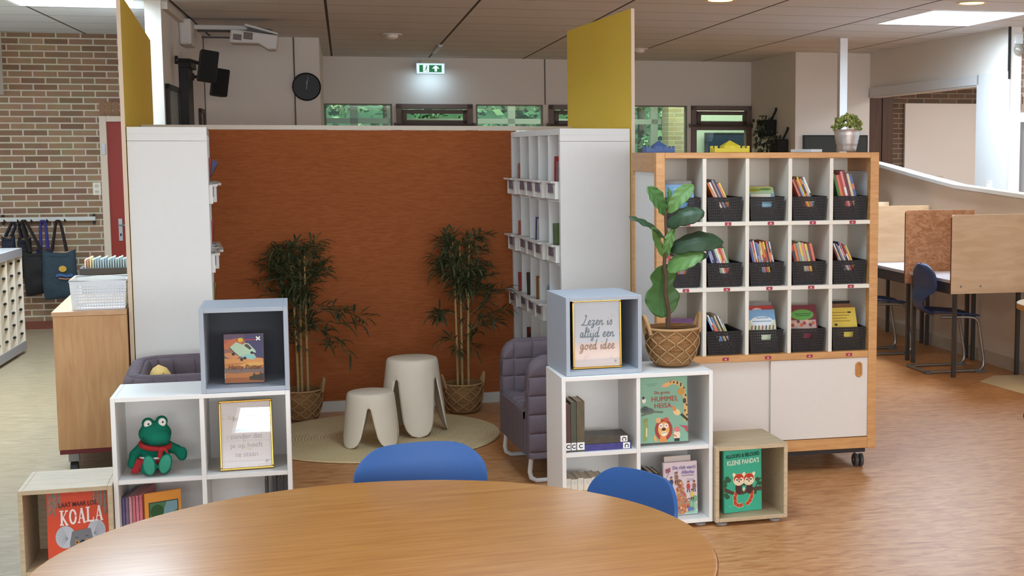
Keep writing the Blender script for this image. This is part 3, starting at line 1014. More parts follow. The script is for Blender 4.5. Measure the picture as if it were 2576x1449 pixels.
A2 = Art()
for s, zz in (('Lezen is', 0.195), ('altijd een', 0.141), ('goed idee', 0.087)):
    em = 0.047
    tot = sum(GLY[c][0] for c in s) * em
    x = 0.114 - tot / 2
    for c in s:
        adv, lines = GLY[c]
        for ln in lines:
            pts = [(x + (q[0] + 0.12 * q[1]) * em, zz + q[1] * em) for q in smooth_line(ln)]
            A2.line(pts, 0.0042, (22, 20, 22))
        x += adv * em
A.build(t, 'print_pattern', loc=(0, 0.0069, 0))
A2.build(t, 'print_text', loc=(0, 0.0062, 0))

# animal picture book in the right shelf
t = cover_book('large green picture book with a lion and giraffe in the right white shelf', R2P, R2A, 0.367, 0.055, 0.3895, 0.232, 0.297, 0.012, (124, 168, 142), 0.0, 0.07)
A = Art().rect(0, 0.232, 0, 0.297, (124, 168, 142))
for pts, wd2 in (([(0.142, 0.268), (0.165, 0.272), (0.19, 0.268), (0.212, 0.245), (0.222, 0.19), (0.224, 0.12), (0.222, 0.09)], 0.017),):
    A.line(pts, wd2, (208, 168, 96))
    for k in range(16):
        q = smooth_line(pts, 3)[min(k + 2, 18)]
        A.ell(q[0] + (0.004 if k % 2 else -0.004), q[1], 0.004, 0.005, (58, 44, 30))
A.ell(0.135, 0.262, 0.022, 0.010, (214, 164, 104), 0.25)
A.ell(0.117, 0.257, 0.009, 0.006, (212, 150, 120), 0.2)
A.line([(0.145, 0.275), (0.15, 0.286)], 0.004, (170, 126, 70)).line([(0.155, 0.277), (0.162, 0.286)], 0.004, (170, 126, 70))
A.line([(0.20, 0.125), (0.222, 0.105), (0.232, 0.095)], 0.011, (40, 44, 28))
A.ell(0.18, 0.135, 0.018, 0.014, (224, 190, 130), -0.5)
A.ell(0.168, 0.152, 0.007, 0.014, (214, 120, 60), 0.5)
A.ell(0.202, 0.228, 0.017, 0.017, (186, 140, 62))
A.ell(0.04, 0.148, 0.034, 0.016, (82, 92, 84), -0.15)
A.line([(0.012, 0.128), (0.04, 0.135), (0.075, 0.142), (0.115, 0.138)], 0.009, (98, 104, 84))
A.ell(0.03, 0.158, 0.016, 0.012, (60, 72, 68))
A.ell(0.026, 0.195, 0.009, 0.012, (226, 216, 200)).ell(0.024, 0.207, 0.006, 0.007, (40, 40, 44))
A.line([(0.026, 0.01), (0.030, 0.04), (0.034, 0.075), (0.030, 0.10)], 0.018, (136, 150, 84))
A.ell(0.032, 0.105, 0.013, 0.008, (128, 142, 76), 0.4)
A.line([(0.034, 0.03), (0.036, 0.07)], 0.007, (210, 200, 150))
A.ell(0.116, 0.058, 0.042, 0.050, (156, 48, 34))
A.ell(0.092, 0.102, 0.012, 0.013, (216, 160, 100)).ell(0.128, 0.103, 0.014, 0.010, (186, 74, 44))
A.poly([(0.094, 0.002), (0.13, 0.002), (0.126, 0.03), (0.1, 0.03)], (216, 132, 62))
A.ell(0.116, 0.060, 0.027, 0.034, (222, 168, 92))
for x in (0.103, 0.129):
    A.ell(x, 0.076, 0.010, 0.011, (232, 214, 206)).ell(x, 0.076, 0.003, 0.003, (30, 24, 22))
A.ell(0.116, 0.060, 0.010, 0.007, (60, 30, 26))
A.ell(0.118, 0.040, 0.014, 0.011, (236, 220, 190))
A.line([(0.106, 0.040), (0.118, 0.046), (0.128, 0.042)], 0.002, (50, 30, 26))
A.ell(0.178, 0.030, 0.016, 0.024, (230, 206, 176)).ell(0.180, 0.056, 0.014, 0.012, (206, 110, 112)).rect(0.166, 0.19, 0.002, 0.016, (34, 30, 32))
A.line([(0.158, 0.034), (0.176, 0.024)], 0.007, (206, 120, 70))
A.poly([(0.19, 0.076), (0.231, 0.07), (0.231, 0.036), (0.222, 0.046), (0.215, 0.06)], (170, 72, 82))
A.ell(0.075, 0.018, 0.007, 0.016, (216, 160, 84), 0.3)
A.ell(0.218, 0.185, 0.008, 0.012, (70, 48, 66))
A.rect(0.035, 0.09, 0.268, 0.270, (96, 130, 110)).rect(0.045, 0.08, 0.260, 0.262, (96, 130, 110))
A.rect(0.0, 0.006, 0, 0.297, (88, 122, 104))
A.build(t)
RED = M((176, 60, 48), 0.6)
text_obj('De grote', 0.020, RED, t, loc=(0.112, -0.004, 0.222))
text_obj('HUMMEL', 0.033, RED, t, loc=(0.124, -0.004, 0.188), sx=0.92, space=1.08)
text_obj('HEISA', 0.032, RED, t, loc=(0.114, -0.004, 0.158), sx=0.92, space=1.08)

# club book
t = cover_book('pale lilac book with climbing children in the right white shelf', R2P, R2A, 0.487, 0.075, 0.0395, 0.166, 0.245, 0.016, (214, 198, 204), 0.03, 0.06)
A = Art().rect(0, 0.166, 0, 0.245, (214, 198, 204))
r2 = random.Random(9)
A.rect(0.002, 0.165, 0.001, 0.014, (150, 196, 184))
A.ell(0.13, 0.035, 0.036, 0.03, (150, 186, 150)).ell(0.15, 0.07, 0.018, 0.016, (120, 160, 124))
A.ell(0.12, 0.024, 0.03, 0.011, (96, 116, 176))
hill = [(0.085, 0.02, 0.030), (0.095, 0.05, 0.032), (0.088, 0.085, 0.026), (0.082, 0.118, 0.022), (0.075, 0.15, 0.02)]
for x, z, s in hill:
    A.ell(x, z, s, min(z - 0.002, s * 0.75), (176, 128, 96))
for _ in range(60):
    x, z, s = r2.choice(hill)
    A.ell(x + r2.uniform(-s, s), max(0.012, z + r2.uniform(-s, s) * 0.7), r2.uniform(0.003, 0.008), r2.uniform(0.003, 0.008), r2.choice([(196, 96, 60), (206, 150, 110), (130, 90, 66), (216, 176, 120), (176, 70, 60), (150, 120, 110)]))
for x, z, c in ((0.040, 0.155, (56, 62, 96)), (0.122, 0.13, (186, 60, 66)), (0.14, 0.092, (212, 184, 70)), (0.065, 0.175, (150, 110, 90)), (0.150, 0.13, (140, 96, 90)), (0.02, 0.14, (70, 80, 130))):
    A.ell(x, z, 0.009, 0.014, c).ell(x, z + 0.018, 0.006, 0.006, (214, 164, 130)).ell(x, z + 0.022, 0.006, 0.004, (104, 64, 44))
    A.line([(x - 0.004, z - 0.012), (x - 0.006, z - 0.028)], 0.004, (52, 58, 84)).line([(x + 0.004, z - 0.012), (x + 0.005, z - 0.028)], 0.004, (52, 58, 84))
A.line([(0.014, 0.172), (0.032, 0.205), (0.036, 0.22)], 0.0016, (110, 90, 80))
A.poly([(0.012, 0.215), (0.034, 0.222), (0.036, 0.205), (0.016, 0.196)], (150, 88, 98))
A.line([(0.055, 0.200), (0.062, 0.178)], 0.002, (110, 90, 80)).line([(0.07, 0.205), (0.066, 0.178)], 0.002, (110, 90, 80))
A.line([(0.125, 0.012), (0.132, 0.07)], 0.002, (90, 150, 120)).line([(0.142, 0.010), (0.145, 0.07)], 0.002, (90, 150, 120))
A.ell(0.152, 0.219, 0.008, 0.008, (120, 112, 128)).ell(0.152, 0.219, 0.0055, 0.0055, (214, 200, 206)).ell(0.152, 0.219, 0.003, 0.003, (120, 112, 128))
A.rect(0.09, 0.150, 0.180, 0.183, (120, 104, 116)).rect(0.115, 0.150, 0.162, 0.164, (150, 136, 146)).rect(0.125, 0.152, 0.156, 0.158, (150, 136, 146))
A.rect(0, 0.005, 0, 0.245, (190, 172, 180))
A.build(t)
LIL = M((120, 110, 176), 0.6)
text_obj('De club van', 0.0215, LIL, t, loc=(0.094, -0.0065, 0.213), weight=0.0003, sx=0.92)
text_obj('Allerlei', 0.0225, LIL, t, loc=(0.12, -0.0065, 0.190), weight=0.0003, sx=0.95)
t = cover_book('pale sheet standing behind the lilac book', R2P, R2A, 0.505, 0.11, 0.038, 0.130, 0.268, 0.006, (206, 190, 180), 0.06, 0.06, name='booklet')

# panda book
t = cover_book('turquoise book with two red pandas in the right wooden cube', RWP, RWA, 0.064, 0.075, 0.0385, 0.197, 0.292, 0.014, (56, 170, 136), 0.12, 0.035)
A = Art().rect(0, 0.197, 0, 0.292, (56, 170, 136))
A.rect(0, 0.005, 0, 0.292, (40, 130, 104))
A.poly([(0.004, 0.100), (0.05, 0.082), (0.10, 0.080), (0.15, 0.092), (0.196, 0.090), (0.196, 0.112), (0.14, 0.108), (0.1, 0.10), (0.05, 0.098), (0.004, 0.122)], (80, 58, 42))
A.line([(0.165, 0.10), (0.178, 0.135), (0.195, 0.15)], 0.006, (70, 60, 40))
for x, z in ((0.012, 0.148), (0.028, 0.152), (0.02, 0.162), (0.008, 0.13), (0.012, 0.085), (0.02, 0.075), (0.188, 0.125), (0.176, 0.145), (0.16, 0.085)):
    A.ell(x, z, 0.012, 0.010, (42, 84, 52))


def red_panda(A, x, z, s, tail):
    A.line(tail, 0.021, (236, 206, 160))
    A.line(tail, 0.017, (176, 58, 32))
    q = smooth_line(tail, 4)
    for k in range(3, len(q), 3):
        A.ell(q[k][0], q[k][1], 0.008, 0.0022, (214, 104, 54), math.atan2(q[k][1] - q[k - 1][1], q[k][0] - q[k - 1][0]) + PI / 2, 10)
    A.ell(x - s * 0.002, z - 0.040, 0.017, 0.030, (66, 40, 34))
    A.ell(x, z, 0.030, 0.029, (236, 214, 170))
    A.ell(x - 0.024, z + 0.022, 0.008, 0.012, (236, 222, 190), 0.5).ell(x + 0.024, z + 0.022, 0.008, 0.012, (236, 222, 190), -0.5)
    A.ell(x, z + 0.004, 0.026, 0.024, (186, 58, 30))
    A.ell(x - 0.012, z - 0.004, 0.010, 0.013, (238, 222, 196)).ell(x + 0.012, z - 0.004, 0.010, 0.013, (238, 222, 196))
    A.ell(x - 0.010, z - 0.001, 0.004, 0.0045, (30, 22, 20)).ell(x + 0.010, z - 0.001, 0.004, 0.0045, (30, 22, 20))
    A.ell(x, z - 0.014, 0.009, 0.007, (238, 222, 196)).ell(x, z - 0.010, 0.004, 0.003, (40, 26, 22))


red_panda(A, 0.080, 0.152, 1, [(0.070, 0.10), (0.058, 0.07), (0.06, 0.04), (0.08, 0.028), (0.098, 0.034)])
red_panda(A, 0.131, 0.150, -1, [(0.146, 0.095), (0.145, 0.068), (0.134, 0.046), (0.118, 0.032)])
A.line([(0.09, 0.122), (0.104, 0.128), (0.112, 0.122)], 0.006, (40, 30, 28))
A.ell(0.104, 0.105, 0.006, 0.010, (220, 210, 190))
A.ell(0.034, 0.03, 0.010, 0.004, (80, 186, 152))
A.build(t)
text_obj('ALLOOFD & BELOOFD', 0.0245, M((26, 66, 56), 0.6), t, loc=(0.1, -0.0045, 0.257), rot=(PI / 2, -0.03, 0), sx=0.70, weight=0.0004)
text_obj("KLEINE PANDA'S", 0.030, M((206, 228, 206), 0.6), t, loc=(0.1, -0.0045, 0.225), rot=(PI / 2, -0.03, 0), sx=0.74, weight=0.0009)

# spines in the right shelf


def spine_book(label, P, a, x, y, z, wd, hg, th, col, rot=(0, 0, 0), group=None, name='book', sticker=False):
    """book seen from its spine: spine faces -y, thickness along x"""
    t = thing(name, label, 'book', in_unit(P, a, x, y, z), 0, group)
    t.rotation_euler = (rot[0], rot[1], rot[2] + a)
    o = 0.002
    MB().box(0, o, 0, wd, 0, hg).box(th - o, th, 0, wd, 0, hg).box(0, th, -o, 0, 0, hg).build('cover', M(col, 0.4, var=0.55, bscale=26), t)
    MB().box(o, th - o, 0, wd - 0.004, 0.003, hg - 0.003).build('pages', PAGES, t)
    if sticker:
        MB().box(0.001, th - 0.001, -o - 0.0006, -o, 0.008, 0.042).build('spine_sticker', M((234, 234, 234), 0.6), t)
        text_obj('C', 0.026, M((24, 24, 26), 0.6), t, 'sticker_letter', loc=(th / 2, -o - 0.0009, 0.016), weight=0.0008)
    return t


G = 'thick novels with letter stickers in the right white shelf'
for k, (th, hg, col, lb) in enumerate([(0.024, 0.215, (74, 40, 36), 'dark red spined novel standing against the left side of the right shelf'), (0.024, 0.225, (64, 70, 52), 'green and red spined novel standing second from the left in the right shelf'), (0.036, 0.226, (86, 74, 50), 'brown spined thick novel standing third beside the lying novels')]):
    spine_book(lb, R2P, R2A, 0.0205 + [0, 0.0255, 0.0515][k], 0.03, 0.3795, 0.15, hg, th, col, (0, 0, 0), G, 'novel', True)
for k, (col, lb) in enumerate([((58, 54, 120), 'blue purple novel lying at the bottom of the pair in the right shelf'), ((66, 58, 46), 'grey brown novel lying on top of the blue one in the right shelf')]):
    t = thing('novel', lb, 'book', in_unit(R2P, R2A, 0.106, 0.03, 0.3795 + k * 0.0315), 0, G)
    t.rotation_euler = (0, 0, R2A - 0.01 * k)
    Lh = 0.218 - 0.012 * k
    MB().box(0, Lh, 0, 0.14, 0, 0.002).box(0, Lh, 0, 0.14, 0.028, 0.030).box(0, Lh, -0.002, 0, 0, 0.030).build('cover', M(col, 0.4, var=0.55, bscale=26), t)
    MB().box(0.003, Lh - 0.003, 0, 0.136, 0.002, 0.028).build('pages', PAGES, t)
    MB().box(Lh - 0.040, Lh - 0.008, -0.0027, -0.002, 0.002, 0.029).build('spine_sticker', M((234, 234, 234), 0.6), t)
    text_obj('C', 0.026, M((24, 24, 26), 0.6), t, 'sticker_letter', loc=(Lh - 0.032, -0.003, 0.015), rot=(PI / 2, PI / 2, 0), weight=0.0008)
for k, (th, c1, c2, lb) in enumerate([(0.026, (150, 190, 90), (196, 150, 60), 'white thick volume with a light green band, first in the row behind the blue chair'), (0.030, (84, 150, 70), (150, 70, 50), 'white thick volume with a dark green band, second in the row behind the blue chair'), (0.026, (60, 140, 120), (190, 60, 50), 'white thick volume with a teal band, third in the row behind the blue chair'), (0.036, (200, 170, 70), (190, 130, 60), 'white thick volume with a yellow picture, fourth in the row behind the blue chair'), (0.030, (190, 90, 70), (90, 120, 160), 'white thick volume fifth in the row behind the blue chair'), (0.030, (120, 160, 190), (80, 90, 150), 'white thick volume last in the row behind the blue chair')]):
    x = 0.0215 + sum([0.026, 0.030, 0.026, 0.036, 0.030, 0.030][:k]) + 0.0012 * k
    t = spine_book(lb, R2P, R2A, x, 0.05, 0.0385, 0.14, 0.216 - 0.004 * (k % 2), th, (222, 216, 200), (0, 0, 0), 'thick white volumes in the lower shelf', 'book')
    A = Art().rect(0.001, th - 0.001, 0.002, 0.186, (222, 216, 200))
    A.rect(0.001, th - 0.001, 0.135, 0.160, c1).ell(th / 2, 0.115, th * 0.36, 0.016, c2).rect(0.001, th - 0.001, 0.01, 0.09, c2)
    A.build(t, 'spine_print', loc=(0, -0.002, 0))
for k, lb in enumerate(['black book standing left of the lilac book', 'second black book standing next to the lilac book', 'beige book standing against the divider in the lower right compartment']):
    spine_book(lb, R2P, R2A, [0.418, 0.446, 0.361][k], 0.07, 0.0385, 0.14, [0.212, 0.208, 0.205][k], [0.022, 0.02, 0.02][k], [(26, 24, 26), (28, 26, 30), (150, 130, 110)][k], (0, 0, 0), 'books behind the blue chair')

# books in the lower left shelf
cols = [(104, 100, 140), (126, 108, 140), (206, 150, 150), (196, 110, 124), (204, 120, 132), (196, 108, 120)]
nms = ['slate purple', 'lilac', 'salmon', 'rose pink', 'light pink', 'dark pink']
for k in range(6):
    spine_book('%s picture book %s under the plush frog' % (nms[k], ['at the very left', 'second from left', 'third from left', 'fourth from left', 'fifth from left', 'sixth from left'][k]), L2P, L2A, 0.021 + k * 0.0135, 0.075 - 0.002 * k, 0.0385, 0.21, 0.252 + 0.002 * k, 0.011, cols[k], (0, 0.0, -0.16), 'picture books in the lower left compartment', 'picture_book')
t = cover_book('orange picture book with a green garden scene beside the pink books', L2P, L2A, 0.108, 0.068, 0.0385, 0.15, 0.262, 0.012, (224, 150, 62), 0.40, 0.0)
A = Art()
A.rect(0.016, 0.138, 0.04, 0.222, (50, 60, 54)).rect(0.02, 0.134, 0.044, 0.218, (74, 120, 86))
A.poly([(0.06, 0.14), (0.134, 0.18), (0.134, 0.218), (0.09, 0.218)], (120, 160, 170)).ell(0.05, 0.18, 0.028, 0.03, (40, 84, 44)).ell(0.1, 0.12, 0.034, 0.03, (56, 98, 52)).ell(0.06, 0.13, 0.01, 0.012, (170, 60, 40))
A.build(t)
for k in range(3):
    lb = ['slim dark book ends at the back of the lower right compartment, leftmost', 'slim dark book ends at the back of the lower right compartment, middle', 'slim dark book ends at the back of the lower right compartment, rightmost'][k]
    spine_book(lb.replace('slim dark book ends', 'slim dark grey book'), L2P, L2A, 0.585 + k * 0.032, 0.16, 0.0385, 0.14, 0.27 + 0.006 * (k == 1), [0.012, 0.016, 0.014][k], (66, 60, 66), (0, 0, 0), 'dark books in the frog shelf', 'book')

# ---------------------------------------------------------------- plush frog
t = thing('plush_frog', 'green plush frog with red scarf and red shorts on the left shelf', 'soft toy', in_unit(L2P, L2A, 0.150, 0.125, 0.3835), L2A)
m = MB()
G1 = M((26, 116, 92), 0.95, bump=0.5, bscale=400, spec=0.1, var=0.12, name='green_plush')
G2 = M((62, 148, 122), 0.95, bump=0.5, bscale=400, spec=0.1, var=0.1, name='pale_green_plush')
R_ = lambda ax, an: Matrix.Rotation(an, 3, ax)
m.ball((0, 0.02, 0.062), (0.058, 0.048, 0.062))
m.ball((0.004, 0.0, 0.160), (0.066, 0.056, 0.050))
m.ball((0.018, -0.035, 0.148), (0.052, 0.040, 0.036))
m.ball((-0.022, -0.004, 0.205), (0.025, 0.026, 0.024))
m.ball((0.032, -0.004, 0.211), (0.025, 0.026, 0.024))


def limb(m, pts, rs):
    for i in range(len(pts) - 1):
        a, b = Vector(pts[i]), Vector(pts[i + 1])
        for k in range(5):
            s = k / 4
            m.ball(a.lerp(b, s), rs[i] * (1 - s) + rs[i + 1] * s, 10, 7)


limb(m, [(-0.050, 0.015, 0.100), (-0.080, -0.005, 0.075), (-0.088, -0.030, 0.040)], [0.024, 0.021, 0.018])
limb(m, [(0.050, 0.015, 0.100), (0.090, 0.0, 0.085), (0.108, -0.02, 0.062)], [0.024, 0.021, 0.020])
m.ball((0.112, -0.012, 0.070), (0.018, 0.016, 0.030))
limb(m, [(-0.025, 0.0, 0.030), (-0.028, -0.05, 0.024), (-0.026, -0.075, 0.026)], [0.030, 0.026, 0.022])
limb(m, [(0.028, 0.0, 0.030), (0.042, -0.05, 0.024), (0.044, -0.075, 0.026)], [0.030, 0.026, 0.022])
m.ball((-0.014, -0.085, 0.045), (0.027, 0.016, 0.044), xf=R_('Y', -0.12))
m.ball((0.048, -0.085, 0.048), (0.027, 0.016, 0.044), xf=R_('Y', 0.28))
fb = m.build('body', G1, t, smooth='all')
md = fb.modifiers.new('skin', 'REMESH')
md.mode = 'VOXEL'
md.voxel_size = 0.0045
md.use_smooth_shade = True
md = fb.modifiers.new('soft', 'SMOOTH')
md.factor = 0.5
md.iterations = 6
MB().ball((-0.014, -0.0985, 0.045), (0.0225, 0.005, 0.039), xf=R_('Y', -0.12)).build('foot_sole', G2, t, smooth='all')
MB().ball((0.048, -0.0985, 0.048), (0.0225, 0.005, 0.039), xf=R_('Y', 0.28)).build('foot_sole', G2, t, smooth='all')
for x in (-0.020, 0.036):
    e = MB().ball((x, -0.024, 0.204 if x < 0 else 0.210), (0.016, 0.008, 0.018)).build('eye', M((232, 230, 224), 0.5), t, smooth='all')
    MB().ball((x + 0.003, -0.0315, 0.206 if x < 0 else 0.212), (0.0042, 0.003, 0.0045)).build('pupil', M((70, 30, 26), 0.4), e, smooth='all')
mp = [(-0.040, -0.048, 0.155), (-0.030, -0.064, 0.138), (-0.008, -0.0755, 0.126), (0.016, -0.078, 0.124), (0.040, -0.072, 0.128)]
MB().tube(mp, 0.0016, 6).build('mouth_seam', M((14, 54, 46), 0.9), t)
SCF = M((176, 44, 44), 0.9, bump=0.3, bscale=300)
sc = MB()
ring = []
for k in range(24):
    a = 2 * PI * k / 24
    ring.append((0.004 + 0.058 * math.cos(a), 0.004 + 0.050 * math.sin(a), 0.112 - 0.010 * math.cos(a + 0.9)))
sc.tube(ring, [0.011] * 24, 8, closed=True)
sc.ball((0.030, -0.052, 0.100), (0.014, 0.010, 0.012))
sc.prism([(0.022, 0.100), (0.016, 0.070), (0.034, 0.062), (0.036, 0.098)], -0.060, -0.054, 'y').prism([(0.034, 0.105), (0.062, 0.078), (0.054, 0.100), (0.044, 0.112)], -0.060, -0.054, 'y')
sc.build('scarf', SCF, t, smooth=True)
sh = MB()
sh.ball((0, 0.020, 0.044), (0.0625, 0.0525, 0.044))
sh.ball((-0.030, -0.016, 0.032), (0.036, 0.034, 0.031)).ball((0.032, -0.016, 0.032), (0.036, 0.034, 0.031))
sh.prism([(-0.095, 0.004), (-0.062, 0.004), (-0.040, 0.055), (-0.068, 0.066)], -0.045, -0.005, 'y')
so_ = sh.build('shorts', M((168, 40, 44), 0.9, bump=0.3, bscale=300), t, smooth='all')
md = so_.modifiers.new('skin', 'REMESH'); md.mode = 'VOXEL'; md.voxel_size = 0.005; md.use_smooth_shade = True
md = so_.modifiers.new('soft', 'SMOOTH'); md.factor = 0.5; md.iterations = 4
MB().tube([(-0.062, 0.0, 0.060), (-0.030, -0.045, 0.066), (0.0, -0.055, 0.064), (0.034, -0.047, 0.066), (0.064, 0.0, 0.062)], 0.005, 8).build('shorts_hem', M((226, 214, 206), 0.9), t, smooth=True)

# ================================================================== round table and blue chairs
TABW = grain('table_wood', (188, 126, 58), (208, 150, 80), (0.9, 13, 13), 5.5, 0.32, 0.5, 0.5, (198, 138, 68), 6, rot=(0, 0, -0.36))
TC = Vector((0.325, 3.161, 0))
t = thing('round_table', 'large round wooden table in the foreground', 'table', TC, 0)
R = 0.793
prof = [(0, 0.722), (R - 0.010, 0.722), (R - 0.002, 0.725), (R, 0.730), (R, 0.743), (R - 0.002, 0.748), (R - 0.008, 0.750), (0, 0.750)]
MB().lathe(prof, 96).build('tabletop', TABW, t, smooth=True, angle=25)
MB().lathe([(R + 0.0008, 0.729), (R + 0.0012, 0.7295), (R + 0.0012, 0.7435), (R + 0.0008, 0.744)], 96).build('edge_band', grain('edge_wood', (150, 96, 52), (176, 120, 70), (6, 6, 2), 6), t, smooth='all')
for k in range(4):
    a = PI / 4 + k * PI / 2
    MB().tube([(0.50 * math.cos(a), 0.50 * math.sin(a), 0), (0.48 * math.cos(a), 0.48 * math.sin(a), 0.722)], 0.025, 14).build('leg', M((150, 152, 156), 0.35, 0.6), t, smooth=True)
MB().box(-0.35, 0.35, -0.03, 0.03, 0.68, 0.722).box(-0.03, 0.03, -0.35, 0.35, 0.679, 0.721).build('under_frame', M((150, 152, 156), 0.35, 0.6), t)
BLUE = M((44, 92, 158), 0.55, bump=0.15, bscale=250, var=0.05, name='blue_shell')


def blue_chair(label, loc, rz, top=0.79):
    """chair facing local -y"""
    t = thing('blue_chair', label, 'chair', loc, rz, 'blue shell chairs at the round table')
    wd, h0, h1 = 0.218, 0.50, top

    def fn(s, q):
        q = 1 - (1 - q) ** 1.5
        z = h0 + (h1 - h0) * q
        r = 0.085
        d = h1 - z
        full = wd - 0.012 * q
        hw = full
        if d < r:
            hw = full - r * 1.25 * (1 - math.sqrt(max(0, 1 - ((r - d) / r) ** 2)))
        x = (2 * s - 1) * hw
        y = 0.03 * q * q + 0.045 * (1 - (x / wd) ** 2) + 0.01
        return (x, y, z + 0.014 * (1 - (x / wd) ** 2) * q)
    MB().grid(fn, 24, 24).build('backrest', BLUE, t, smooth='all', solid=0.012, bevel=0.003)

    def fs(s, q):
        x = (2 * s - 1) * 0.18
        y = -0.30 + 0.34 * q
        z = 0.44 - 0.012 * math.cos((q - 0.5) * PI) - 0.02 * max(0, 0.15 - q) / 0.15 + 0.015 * (x / 0.2) ** 2
        return (x, y, z)
    MB().grid(fs, 12, 14).build('seat', BLUE, t, smooth='all', solid=0.012)
    for s in (-1, 1):
        MB().tube([(s * 0.12, 0.045, 0.44), (s * 0.12, 0.062, 0.50), (s * 0.12, 0.062, 0.58)], 0.010, 8).build('back_support', DARKST, t, smooth=True)
    for sx in (-1, 1):
        for sy in (-1, 1):
            MB().tube([(sx * 0.14, -0.13 + sy * 0.12, 0.43), (sx * 0.17, -0.13 + sy * 0.18, 0)], 0.011, 10).build('leg', M((160, 162, 166), 0.3, 0.7), t, smooth=True)
    return t


blue_chair('blue chair at the far side of the round table, seen whole-width in the middle', (0.566, 4.20, 0), 0.03, 0.772)
blue_chair('blue chair turned at an angle in front of the right white shelf', (1.135, 3.896, 0), -1.16, 0.708)
# ================================================================== alcove: bookcases, trays, books
TRAYL = M((120, 104, 118), 0.6)
TRAYM = M((226, 222, 216), 0.35, name='tray_plastic')
ROWZ = [1.432, 1.058, 0.684, 0.310]


def bookcase(label, x_face, x_back, sgn):
    """tall bookcase along the alcove side; opens towards sgn (+1 = +x)"""
    t = thing('bookcase', label, 'bookcase', (0, 0, 0), 0)
    xa, xb = min(x_face, x_back), max(x_face, x_back)
    y0, y1, zt = 7.68, 9.085, 1.845
    MB().box(xa, xb, y0, y0 + 0.035, 0, zt - 0.075).build('end_panel', WHITE, t, bevel=0.001)
    MB().box(xa, xb, y1 - 0.03, y1, 0, zt - 0.037).build('end_panel', WHITE, t)
    MB().box(xa, xb, y0, y1, zt - 0.037, zt).box(xa, xb, y0, y0 + 0.035, zt - 0.0735, zt - 0.037).build('top_panel', WHITE, t, bevel=0.001)
    MB().box(min(x_back, x_back + sgn * 0.006), max(x_back, x_back + sgn * 0.006), y0 + 0.035, y1 - 0.03, 0.02, zt - 0.037).build('back_panel', CREAM, t)
    xi = x_back + sgn * 0.007
    a, b = min(xi, x_face), max(xi, x_face)
    for k in range(1, 5):
        y = y0 + 0.035 + (y1 - y0 - 0.065) * k / 5
        MB().box(a, b, y - 0.008, y + 0.008, 0.0, zt - 0.037).build('divider', WHITE, t)
    for z in ROWZ:
        for k in range(5):
            ya = y0 + 0.035 + (y1 - y0 - 0.065) * k / 5 + (0.008 if k else 0)
            yb = y0 + 0.035 + (y1 - y0 - 0.065) * (k + 1) / 5 - (0.008 if k < 4 else 0)
            MB().box(a, b, ya, yb, z - 0.016, z).build('shelf', WHITE, t)
    return t


XR, XL = 1.862, -0.075
bookcase('white tall bookcase on the right side of the reading corner', XR, 2.285, -1)
bookcase('white tall bookcase on the left side of the reading corner', XL, -0.474, 1)


def cell_y(k):
    """k = 0 nearest .. 4 farthest"""
    y0, y1 = 7.68 + 0.035, 9.085 - 0.03
    return y0 + (y1 - y0) * (k + 0.5) / 5


def make_tray():
    t = thing('book_tray', 'x', 'tray', (0, 0, 0), 0, 'white trays in the bookcases')
    m = MB()
    wy, d = 0.114, 0.36          # half width, depth; the front looks along +x
    for s in (-1, 1):
        m.box(-d, 0.0, s * wy - 0.002, s * wy + 0.002, 0.002, 0.100)
    m.box(-d, 0, -wy, wy, 0.0, 0.003)
    m.box(-d, -d + 0.003, -wy, wy, 0.003, 0.10)
    m.add([(-0.010, -wy, 0.003), (-0.010, wy, 0.003), (0.0, wy, 0.10), (0, -wy, 0.10), (-0.014, -wy, 0.003), (-0.014, wy, 0.003), (-0.004, wy, 0.10), (-0.004, -wy, 0.10)], [(0, 1, 2, 3), (7, 6, 5, 4), (0, 3, 7, 4), (1, 5, 6, 2), (3, 2, 6, 7)])
    m.build('tray_body', TRAYM, t)
    MB().box(-d, 0.024, -wy - 0.006, -wy + 0.004, 0.098, 0.104).box(-d, 0.024, wy - 0.004, wy + 0.006, 0.098, 0.104).box(0.0, 0.026, -wy - 0.006, wy + 0.006, 0.094, 0.106).build('rim', TRAYM, t, bevel=0.002)
    MB().box(0.0, 0.004, -0.05, 0.045, 0.035, 0.088).build('name_tag', TRAYL, t)
    return t


ORD = ['nearest', 'second nearest', 'middle', 'second farthest', 'farthest']
RWN = ['top', 'second', 'third', 'lowest']
tray0 = make_tray()
first = True
TOUT = {}
for side in ('right', 'left'):
    for r in range(4):
        for k in range(5):
            if side == 'left' and k > 3:
                continue
            o = tray0 if first else copy_tree(tray0)
            first = False
            out = 0.02 + 0.018 * ((r * 3 + k * 2) % 3) / 2
            if side == 'right':
                o.location = (XR - out, cell_y(k), ROWZ[r] + 0.001)
                o.rotation_euler = (0, 0, PI)
            else:
                o.location = (XL + out, cell_y(k), ROWZ[r] + 0.001)
                o.rotation_euler = (0, 0, 0)
            o['label'] = 'white tray in the %s bookcase, %s row, %s column' % (side, RWN[r], ORD[k])

